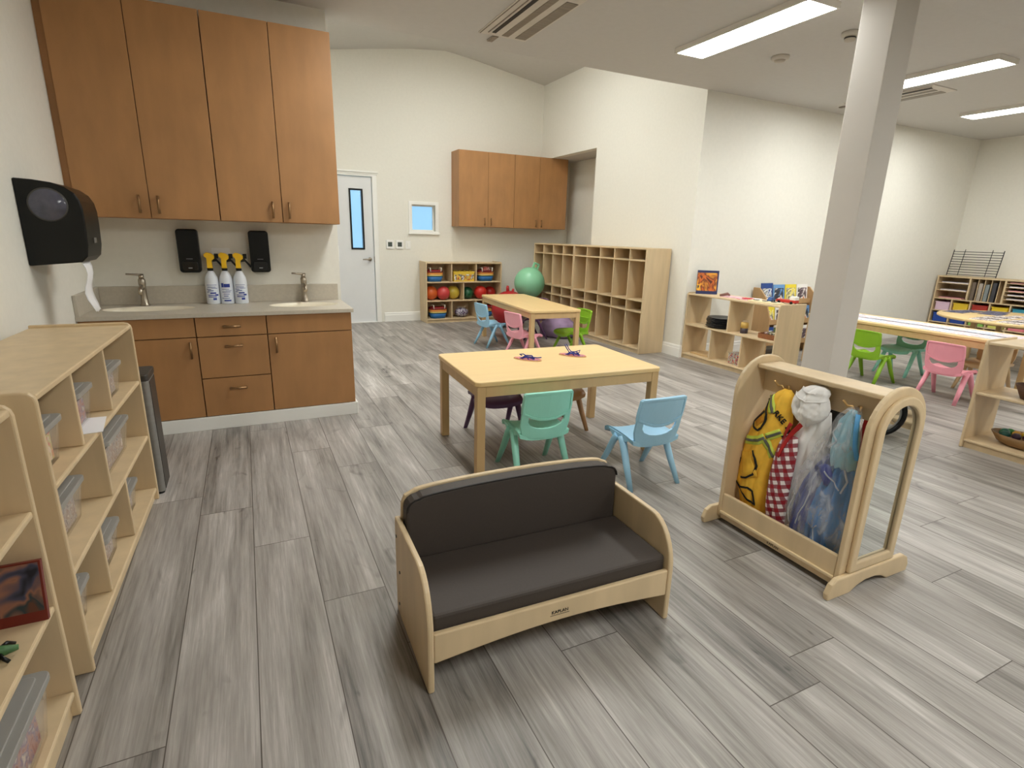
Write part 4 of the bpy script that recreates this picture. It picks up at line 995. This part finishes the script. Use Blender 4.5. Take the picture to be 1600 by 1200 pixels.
bp = nt.nodes.new('ShaderNodeBump'); bp.inputs['Strength'].default_value = .6; bp.inputs['Distance'].default_value = .008; nt.links.new(nz.outputs['Fac'], bp.inputs['Height']); nt.links.new(bp.outputs[0], b.inputs['Normal'])
bag = cloth('garment_bag', 'clear plastic garment cover over the blue costume dress', [(.716, 1.20, 1.240, 2.09, .05), (.68, 1.185, 1.275, 2.085, .062), (.60, 1.17, 1.305, 2.08, .07), (.54, 1.165, 1.335, 2.078, .074), (.44, 1.15, 1.375, 2.076, .077), (.32, 1.128, 1.415, 2.075, .08), (.22, 1.126, 1.435, 2.076, .078), (.165, 1.126, 1.44, 2.078, .068), (.09, 1.128, 1.44, 2.08, .062)], m, (3.4, .55, .7, .8, .12), 'garment cover')
FE = mat('film_edge', (220, 224, 230), .2, alpha=.38)
for pts in ([(1.285, .43), (1.302, .38), (1.292, .33), (1.30, .28), (1.325, .22), (1.335, .17)], [(1.23, .66), (1.25, .62), (1.235, .58), (1.255, .55)], [(1.25, .45), (1.22, .42), (1.185, .39)], [(1.24, .21), (1.265, .18), (1.245, .13), (1.21, .12)], [(1.185, .48), (1.17, .43), (1.18, .38)], [(1.36, .30), (1.385, .22), (1.38, .15)]): strip(bag, 'film_crease', pts, .006, FE, .002)
tux = cloth('black_costume', 'black costume hanging on the far side behind the chef hat', [(.655, 1.30, 1.40, 2.225, .02), (.55, 1.29, 1.42, 2.225, .035), (.35, 1.28, 1.43, 2.225, .04), (.14, 1.28, 1.43, 2.225, .04)], BLKC, (3, .6, .3, 0, .1))
redd = cloth('red_costume', 'dark red costume hanging on the far side next to the mirror end', [(.655, 1.16, 1.255, 2.225, .02), (.56, 1.135, 1.265, 2.225, .035), (.35, 1.13, 1.265, 2.225, .042), (.14, 1.13, 1.265, 2.225, .04)], REDC, (3, .6, .3, .5, .1))
brn = cloth('brown_costume', 'brown costume hanging on the far side behind the yellow vest', [(.655, 1.46, 1.56, 2.225, .02), (.5, 1.45, 1.60, 2.225, .035), (.14, 1.45, 1.61, 2.225, .04)], mat('brown_cloth', (104, 72, 44), .85, var=.1), (3, .6, .3, .9, .1))

# ================================================================ open shelf by the side wall corner
shelf_unit('open_shelf', 'low open-backed birch shelf with black plates, beside the wall corner', 'shelf', (4.52, 4.745, 0), -PI / 2, 1.235, .375, .763, [.062, .405], [[.415, .83], [.622]], back=False)
PL = mat('black_plate', (22, 24, 30), .35)
for k in range(7):
    o = MB().lathe([(0, 0), (.10, 0), (.155, .014), (.162, .018), (.162, .021), (.10, .006), (0, .006)], n=40).done('plate', PL, None, loc=(4.70 + .006 * math.sin(k * 2.4), 4.36 + .006 * math.cos(k * 1.7), .4055 + k * .0155))
    tag(o, 'black plate %s in the stack on the open shelf' % ('at the bottom', 'second from the bottom', 'third from the bottom', 'in the middle', 'third from the top', 'second from the top', 'on top')[k], 'plate', 'stack of black plates')
t = thing('toy_jar', 'glass jar with dark label and yellow filling on the open shelf', 'jar', (4.65, 4.0, .405))
MB().lathe([(0, 0), (.036, 0), (.038, .005), (.038, .055), (0, .055)], n=20).done('jar_label', mat('dark_label', (56, 44, 50), .5, var=.2, scale=(60, 60, 60)), t)
MB().lathe([(0, .055), (.038, .055), (.040, .09), (.036, .115), (0, .118)], n=20).done('jar_filling', mat('yellow_filling', (206, 170, 90), .5, var=.1), t)
MB().lathe([(.030, .117), (.032, .117), (.03, .135), (.0, .137)], n=20).done('jar_lid', CLEAR, t)
t = thing('toy_basket', 'small brown basket with toy food on the open shelf', 'basket', (4.66, 3.66, .405))
MB().plate(rrect(-.085, -.11, .085, .11, .02), [rrect(-.077, -.102, .077, .102, .02)], 'z', .006, .05).prism(rrect(-.082, -.107, .082, .107, .02), 'z', 0, .008).done('basket_body', mat('brown_wicker', (140, 88, 52), .7, var=.15, scale=(60, 60, 90), bump=.4), t)
m = MB()
for k in range(9): m.ell((random.uniform(-.06, .06), random.uniform(-.085, .085), .05), .022, .026, .018, 8)
m.done('toy_food', blotch('toy_food_mix', [(200, 190, 160), (140, 90, 110), (90, 100, 60), (220, 210, 190)], 30), t)['kind'] = 'stuff'
t = thing('toy_jar', 'clear jar with green filling behind the brown basket', 'jar', (4.82, 3.74, .405))
MB().lathe([(0, 0), (.034, 0), (.034, .09), (0, .09)], n=18).done('jar_filling', mat('green_filling', (96, 138, 96), .5, var=.2, scale=(50, 50, 50)), t); MB().lathe([(0, .09), (.036, .09), (.036, .11), (0, .11)], n=18).done('jar_lid', WHITE, t)
t = thing('block_bin', 'clear bin of coloured blocks on the bottom board of the open shelf', 'storage bin', (4.66, 4.03, .062))
MB().prism(rrect(-.07, -.085, .07, .085, .015), 'z', 0, .115).done('bin_contents', blotch('colour_blocks', [(70, 60, 110), (210, 110, 90), (120, 150, 120), (200, 190, 190), (120, 60, 70)], 45, .25), t)
MB().box((-.072, -.087, .115), (.072, .087, .125)).done('bin_lid', CLEAR, t)
o = MB().box((-.10, -.14, 0), (.10, .14, .012)).done('wooden_puzzle', MLEG, None, loc=(4.69, 4.53, .0625), bev=.002); tag(o, 'flat wooden puzzle board on the bottom left of the open shelf', 'puzzle')
o = MB().prism([(-.08, -.05), (.08, -.04), (.05, .05), (-.06, .045)], 'z', 0, .02).done('toy_figure', mat('red_brown_toy', (150, 70, 56), .5, var=.2, scale=(30, 30, 30)), None, loc=(4.66, 3.63, .0625), bev=.004); tag(o, 'small red brown toy on the bottom right board of the open shelf', 'toy')
# on top of the open shelf
t = thing('picture_book', 'picture book with orange animal cover standing on the open shelf', 'book', (4.65, 4.585, .752)); t.rotation_euler = (0, math.radians(7), math.radians(52))
MB().box((0, -.115, 0), (.014, .115, .262)).done('cover', mat('navy_cover', (36, 44, 92), .4), t, bev=.001)
MB().box((-.001, -.10, .035), (.001, .112, .235)).done('cover_picture', blotch('orange_picture', [(90, 40, 24), (214, 112, 40), (110, 48, 28), (226, 150, 50), (236, 190, 60), (60, 40, 60)], 9), t)
PINK = mat('pink_sheet', (222, 178, 190), .6, var=.12, scale=(30, 30, 30))
for i, (x, y, rz, w_, l_, m_, lb) in enumerate(((4.70, 4.22, .15, .16, .25, PINK, 'pink activity card lying next to the standing book on the open shelf'), (4.66, 4.0, -.1, .14, .2, blotch('pink_white_card', [(230, 200, 210), (214, 120, 130), (236, 232, 232)], 25), 'pink and white card in the middle of the open shelf top'), (4.78, 4.06, .4, .12, .16, PAPER, 'white card at the back edge of the open shelf top'))):
    o = MB().box((-w_ / 2, -l_ / 2, 0), (w_ / 2, l_ / 2, .006)).done('activity_card', m_, None, loc=(x, y, .7515), rz=rz, bev=.001); tag(o, lb, 'card', 'cards on the open shelf top')
o = MB().tube([(4.60, 4.34, .765), (4.66, 4.29, .785), (4.70, 4.30, .77)], [.012, .016, .010]).done('toy_brush', mat('brown_toy', (120, 84, 74), .6)); tag(o, 'brown toy beside the standing book on the open shelf', 'toy')
o = MB().box((-.03, -.04, 0), (.03, .04, .012)).box((-.012, -.06, .002), (.012, .06, .01)).done('toy_plane', mat('red_toy', (196, 60, 70), .5), None, loc=(4.67, 4.02, .758), rz=.5, bev=.002); tag(o, 'red toy plane on the pink card', 'toy')
t = thing('wooden_puzzle', 'cream wooden strip puzzle along the front of the open shelf top', 'puzzle', (4.615, 3.76, .7515), .05)
MB().box((-.05, -.17, 0), (.05, .17, .016)).done('puzzle_board', mat('cream_board', (232, 222, 186), .5), t, bev=.002)
for k in range(3): MB().prism(rrect(-.02, -.12 + k * .1, .02, -.07 + k * .1, .008, 3), 'z', .016, .022).done('puzzle_piece', mat('dark_piece', (90, 84, 70), .5), t)
t = thing('toy_truck', 'red and white toy truck at the right end of the open shelf top', 'toy', (4.80, 3.66, .7515), math.radians(95))
MB().box((-.10, -.035, .012), (.10, .035, .04)).done('truck_bed', mat('truck_red', (196, 52, 44), .4), t, bev=.004); MB().box((-.10, -.034, .04), (-.04, .034, .075)).done('cab', WHITE, t, bev=.006)
for sx in (-.065, .065):
    for sy in (-.036, .036): MB().lathe([(0, -.006), (.014, -.006), (.014, .006), (0, .006)], (sx, sy, .014), 14, 'y').done('wheel', BLACK, t)
t = thing('toy_car', 'blue toy car on the open shelf top beside the cream puzzle', 'toy', (4.74, 3.80, .7515), .3)
MB().prism([(-.05, .01), (.05, .01), (.05, .028), (.03, .032), (.018, .05), (-.02, .05), (-.034, .032), (-.05, .03)], 'y', -.022, .022).done('car_body', mat('toy_blue', (40, 84, 150), .4), t, bev=.003)
for sx in (-.03, .03):
    for sy in (-.022, .022): MB().lathe([(0, -.005), (.011, -.005), (.011, .005), (0, .005)], (sx, sy, .011), 12, 'y').done('wheel', BLACK, t)

# book display against the front wall
t = thing('book_display', 'brown wooden tiered book display behind the open shelf', 'book rack', (5.56, 4.44, 0))
WB = mat('display_wood', (186, 150, 106), .5, var=.06, scale=(12, 12, 3))
side = [(0, 0), (.29, 0), (.29, .80), (.20, .80), (.10, .70), (0, .45)]
for x in (0, .90): MB().prism(side, 'x', x, x + .02).done('side_panel', WB, t, bev=.003)
for y, z in ((.03, .12), (.10, .36), (.17, .60)):
    MB().box((.02, y, z), (.90, y + .08, z + .014)).done('book_ledge', WB, t); MB().box((.02, y - .008, z), (.90, y, z + .06)).done('ledge_lip', WB, t)
MB().box((.02, .27, .05), (.90, .285, .78)).done('back_panel', WB, t)
bks = [((36, 70, 140), (230, 236, 240), 'blue book with white arch cover'), ((110, 160, 214), (60, 70, 90), 'light blue book with dark train cover'), ((236, 214, 60), (250, 240, 170), 'yellow topped book'), ((240, 238, 234), (120, 100, 110), 'white book with dark car cover')]
for r, (y, z, hh) in enumerate(((.185, .615, .22), (.115, .375, .20), (.045, .135, .2))):
    for k in range(4):
        a, b_, lb = bks[(k + r * 2) % 4] if r else bks[k]
        t2 = thing('picture_book', '%s in the %s row of the book display' % (lb, ('top', 'middle', 'bottom')[r]), 'book', (5.56 + .05 + k * .212, 4.44 + y + .012, z), 0, 'books in the display'); t2.rotation_euler = (-.12, 0, 0)
        MB().box((0, 0, 0), (.20, .008, hh + (.02 if k == 0 and r == 0 else 0))).done('cover', mat('bookcover_%d' % a[0], a, .4), t2)
        MB().box((.02, -.0012, .03), (.18, .0005, hh * .8)).done('cover_picture', blotch('bookpic_%d_%d' % (k, r), [a, b_, tuple(int(v * .5) for v in b_), (236, 232, 228), (214, 120, 60)], 12), t2)

# ================================================================ right hand side
shelf_unit('open_shelf', 'open birch shelf with a bowl of toy food at the right edge', 'shelf', (4.345, 1.803, 0), -PI / 2, 1.22, .375, .75, [.062, .398], [[], []], back=False)
t = thing('toy_bowl', 'oval wooden bowl of toy food on the bottom board at the right edge', 'bowl', (4.53, 1.53, .062))
m = MB(); rows = []
for s_, zz in ((.55, 0), (.8, .02), (1.0, .075), (.95, .075), (.75, .03), (.5, .012)): rows.append([m.bm.verts.new((.125 * s_ * math.cos(2 * PI * k / 36), .185 * s_ * math.sin(2 * PI * k / 36), zz)) for k in range(36)])
for p, q in zip(rows, rows[1:]):
    for k in range(36): m.bm.faces.new((p[k], p[(k + 1) % 36], q[(k + 1) % 36], q[k])).smooth = True
m.bm.faces.new(rows[0][::-1]); m.bm.faces.new(rows[-1])
m.done('bowl_body', mat('olive_wood', (132, 100, 60), .5, var=.12, scale=(20, 20, 60)), t)
for k, (x, y, rgb, s_) in enumerate(((0, .10, (40, 110, 90), .028), (.05, .09, (60, 140, 70), .022), (-.05, .08, (30, 90, 80), .024), (.02, .05, (210, 160, 60), .024), (-.04, .03, (60, 40, 60), .024), (.05, .02, (220, 190, 70), .02), (0, -.01, (80, 30, 50), .026), (-.05, -.03, (200, 110, 60), .024), (.03, -.05, (206, 110, 60), .028), (-.02, -.08, (214, 120, 66), .026), (.05, -.09, (190, 80, 50), .024))):
    o = MB().ell((0, 0, 0), s_ * 1.3, s_, s_, 12).done('toy_food', mat('food_%d_%d_%d' % rgb, rgb, .45), None, loc=(4.53 + x, 1.53 + y * 1.15, .062 + .07), rz=k)
    tag(o, 'piece of toy food heaped in the oval bowl', 'toy food', 'toy food in the oval bowl')
t = thing('toy_basket', 'dark brown basket on the middle board at the right edge', 'basket', (4.48, 1.525, .398))
MB().lathe([(0, 0), (.07, 0), (.11, .09), (.102, .09), (.065, .008), (0, .008)], n=26).done('basket_body', mat('dark_wicker', (86, 56, 36), .7, var=.2, scale=(70, 70, 90), bump=.4), t)

# worksheets on the long table
sheets = [blotch('worksheet_a', [(204, 204, 208), (238, 234, 240), (226, 190, 200), (204, 204, 208)], 30, .7), blotch('worksheet_b', [(204, 204, 208), (196, 206, 228), (240, 240, 244), (150, 168, 208), (202, 203, 208)], 28, .7), blotch('worksheet_c', [(202, 203, 208), (214, 220, 230), (202, 203, 208), (240, 222, 228), (204, 204, 208)], 34, .7)]
nth = ['first', 'second', 'third', 'fourth', 'fifth', 'sixth', 'seventh', 'eighth']
for k in range(8):
    for r in range(2):
        o = MB().box((-.105, -.135, 0), (.105, .135, .0012)).done('worksheet', sheets[(k * 2 + r) % 3], None, loc=(5.965 + r * .232, 3.93 - k * .215 - r * .03, .5622 + .0002), rz=PI / 2 + .04 * math.sin(k * 3 + r))
        tag(o, 'printed worksheet, %s from the column, %s row on the long table' % (nth[k], ('front', 'back')[r]), 'worksheet', 'worksheets on the long table')
navy_s = blotch('navy_tray_sheet', [(26, 28, 50), (44, 46, 76), (60, 60, 92), (150, 146, 170), (30, 32, 58)], 26, .5); pat_s = blotch('black_pink_sheet', [(244, 236, 234), (240, 222, 216), (60, 50, 56), (240, 226, 220), (246, 242, 240)], 22, .6)
rt = [(7.90, 3.64, .1), (8.16, 3.60, -.15), (8.38, 3.44, .2), (8.10, 3.36, .1), (7.42, 3.14, .12), (7.64, 3.16, .05), (7.40, 2.88, .1), (7.62, 2.88, 0), (7.86, 3.14, .1), (7.86, 2.86, -.1), (7.62, 2.59, 0), (8.10, 3.08, .1)]
desc = ['navy picture card at the wall side tip', 'navy picture card behind the first one', 'navy picture card nearest the art shelf', 'navy picture card in the middle of the dark ones', 'patterned black and pink sheet nearest the left front rim', 'patterned black and pink sheet second from the left rim', 'patterned sheet on the front rim', 'patterned sheet beside the front rim one', 'patterned sheet next to the navy cards', 'patterned sheet in the table centre', 'patterned sheet nearest the right photo edge', 'patterned sheet at the centre back']
for k, (x, y, rz) in enumerate(rt):
    o = MB().box((-.105, -.14, 0), (.105, .14, .003)).done('picture_card', navy_s if k < 4 else pat_s, None, loc=(x, y, .5622), rz=rz + PI / 2)
    tag(o, desc[k] + ' of the round table', 'card', 'cards on the round table')

# art supply shelf on the right wall
AY, AX = 4.72, 9.46
t = thing('art_shelf', 'wide birch art supply shelf with coloured bins on the right wall', 'shelf', (AX, AY, 0), -PI / 2)
AL_, AD, AH = 1.23, .36, .92
for x in (0, AL_ - .02): MB().box((x, 0, 0), (x + .02, AD, AH)).done('side_panel', BIRCH, t, bev=.003)
MB().box((.02, 0, AH - .02), (AL_ - .02, AD, AH)).done('top_panel', BIRCH, t, bev=.003)
for z in (.06, .235, .41, .59): MB().box((.02, .002, z - .016), (AL_ - .02, AD - .008, z)).done('shelf', BIRCH, t, bev=.003)
for z, zt in ((.06, .219), (.235, .394), (.41, .574)):
    for k in range(1, 5): MB().box((.02 + k * .238 - .009, .004, z), (.02 + k * .238 + .009, AD - .008, zt)).done('divider', BIRCH, t, bev=.002)
for x in (.43, .85): MB().box((x - .011, .004, .59), (x + .011, AD - .008, AH - .02)).done('divider', BIRCH, t, bev=.002)
MB().box((.02, AD - .007, .05), (AL_ - .02, AD - .001, AH - .01)).done('back_panel', BIRCH, t)
MB().box((.02, .015, 0), (AL_ - .02, .03, .044)).done('kick_board', BIRCH, t)
for z in (.70, .81): MB().box((.022, .01, z), (.418, AD - .01, z + .008)).done('paper_shelf', BIRCH, t)
for z in (.645, .70, .755, .81, .865): MB().box((.863, .01, z), (AL_ - .022, AD - .01, z + .006)).done('paper_shelf', BIRCH, t)
for x in (.52, .60, .68, .77): MB().box((x, .03, .591), (x + .008, AD - .01, AH - .022)).done('upright_divider', BIRCH, t)
def ai(lx, ly): return (AX + ly, AY - lx)
def art_bin(k, z, rgb, h_, label):
    x, y = ai(.02 + .238 * (k + .5), .165)
    t = thing('art_bin', label, 'storage bin', (x, y, z), -PI / 2, 'coloured bins in the art shelf'); m = mat('bin_%d_%d_%d' % rgb, rgb, .4, var=.03)
    MB().plate(rrect(-.095, -.155, .095, .15, .02), [rrect(-.088, -.148, .088, .143, .02)], 'z', .004, h_).prism(rrect(-.092, -.152, .092, .147, .02), 'z', 0, .006).done('bin_body', m, t)
    MB().plate(rrect(-.102, -.162, .102, .157, .02), [rrect(-.09, -.15, .09, .145, .02)], 'z', h_ - .012, h_).done('bin_rim', m, t)
for k, (rgb, nm) in enumerate((((226, 196, 216), 'pale pink'), ((226, 192, 50), 'yellow'), ((170, 50, 40), 'red'), ((230, 196, 40), 'yellow'), ((60, 150, 176), 'turquoise'))):
    art_bin(k, .41, rgb, .125, '%s bin, upper bin row of the art shelf, %s from wall corner' % (nm, nth[k]))
for k, (rgb, nm) in enumerate((((32, 72, 160), 'deep blue'), ((32, 68, 150), 'blue'), ((140, 196, 90), 'light green'), ((212, 216, 110), 'lime yellow'), ((226, 130, 140), 'coral pink'))):
    art_bin(k, .235, rgb, .135 if k < 2 else .06, '%s bin, lower bin row of the art shelf, %s from wall corner' % (nm, nth[k]))
pp = [blotch('paper_stack', [(226, 222, 228), (206, 200, 214), (236, 232, 236)], 8, .7), mat('pink_paper', (216, 160, 164), .7)]
for i, (x0, x1, z, m_, lb) in enumerate(((.06, .40, .818, pp[0], 'white paper stack on the top board of the left paper bay'), (.06, .40, .708, pp[0], 'white paper stack on the middle board of the left paper bay'), (.06, .36, .5905, pp[1], 'pink paper stack on the bottom board of the left paper bay'),
        (.89, 1.2, .816, pp[0], 'paper stack second from the top of the right paper bay'), (.89, 1.2, .761, pp[1], 'pink paper stack in the middle of the right paper bay'), (.89, 1.2, .706, pp[0], 'paper stack third from the top of the right paper bay'), (.89, 1.2, .651, pp[0], 'paper stack near the bottom of the right paper bay'), (.89, 1.2, .871, pp[1], 'pink paper stack at the top of the right paper bay'))):
    x, y = ai((x0 + x1) / 2, .17)
    o = MB().box((-.14, -(x1 - x0) / 2, 0), (.14, (x1 - x0) / 2, .013)).done('paper_stack', m_, None, loc=(x, y, z + .0005)); tag(o, lb, 'paper', 'paper stacks in the art shelf')
for i, (lx, rgb, hh, lb) in enumerate(((.475, (110, 96, 84), .26, 'brown folder at the left of the upright bay'), (.56, (170, 160, 150), .25, 'pale grey folder in the upright bay'), (.64, (128, 136, 138), .24, 'grey folder in the upright bay'), (.725, (60, 60, 66), .27, 'charcoal folder in the upright bay'))):
    x, y = ai(lx, .16)
    o = MB().box((-.13, -.022, 0), (.13, .022, hh)).done('folder', mat('folder_%d' % rgb[0], rgb, .5, var=.08), None, loc=(x, y, .5905), bev=.004); tag(o, lb + ' of the art shelf', 'folder', 'folders in the art shelf')
t = thing('craft_basket', 'black bin of pink craft bits low in the art shelf', 'storage bin', (*ai(.02 + .238 * 3.5, .16), .06))
MB().prism(rrect(-.14, -.1, .14, .1, .02), 'z', 0, .07).done('bin_body', BLACK, t)
m = MB()
for k in range(14): m.ell((random.uniform(-.11, .11), random.uniform(-.08, .08), .075), .02, n=8)
m.done('craft_bits', blotch('pom_mix', [(170, 60, 90), (230, 210, 200), (90, 40, 60)], 30), t)['kind'] = 'stuff'
# wire drying rack leaning on the wall
t = thing('drying_rack', 'black wire paper drying rack standing on the art shelf', 'drying rack', (9.58, 4.36, .92)); t.rotation_euler = (0, math.radians(10), 0)
WIRE = mat('black_wire', (44, 44, 52), .4, .5)
for y in (-.31, .31): MB().tube([(0, y, 0.005), (0, y, .385)], .006, 6).done('side_rod', WIRE, t)
for k in range(10): MB().tube([(0, -.31, .025 + k * .037), (0, .31, .025 + k * .037)], .0045, 6).done('wire_bar', WIRE, t)
for y in (-.17, .17): MB().tube([(.008, y, .012), (.008, y, .395)], .0045, 6).done('brace_rod', WIRE, t)

# ================================================================ things seen in the stand's mirror, right of the picture edge
shelf_unit('mirror_shelf', 'low birch shelf reflected in the dress-up mirror', 'shelf', (4.36, .07, 0), -PI / 2, .9, .35, .6, [.062, .33], [[.44], []], back=False)
t = thing('balance_bike', 'black wheeled balance bike reflected in the dress-up mirror', 'bike', (4.00, .02, 0), math.radians(35))
def wheel(x):
    R = .17
    wt = MB().tube([(x + R * .9 * math.cos(2 * PI * k / 32), 0, R + R * .9 * math.sin(2 * PI * k / 32)) for k in range(32)], .018, 10, True).done('tyre', BLACK, t)
    MB().tube([(x + R * .76 * math.cos(2 * PI * k / 32), 0, R + R * .76 * math.sin(2 * PI * k / 32)) for k in range(32)], .007, 8, True).done('rim', STEEL, wt)
    m = MB()
    for k in range(12): a = 2 * PI * k / 12; m.tube([(x, .012 * (-1) ** k, R), (x + R * .76 * math.cos(a), 0, R + R * .76 * math.sin(a))], .0016, 5)
    m.done('spokes', STEEL, wt)
    MB().lathe([(0, -.03), (.016, -.03), (.016, .03), (0, .03)], (x, 0, R), 14, 'y').done('hub', BLACK, wt)
wheel(0); wheel(-.55)
MB().tube([(0, 0, .17), (-.06, 0, .38), (-.08, 0, .5)], .013).tube([(-.06, 0, .36), (-.3, 0, .24), (-.55, 0, .17)], .015).tube([(-.38, 0, .22), (-.42, 0, .38)], .012).done('bike_frame', BLACK, t)
MB().tube([(-.08, -.18, .51), (-.08, .18, .51)], .011).done('handlebar', BLACK, t)
MB().ell((-.43, 0, .39), .1, .05, .025, 14).done('saddle', DKGRY, t)
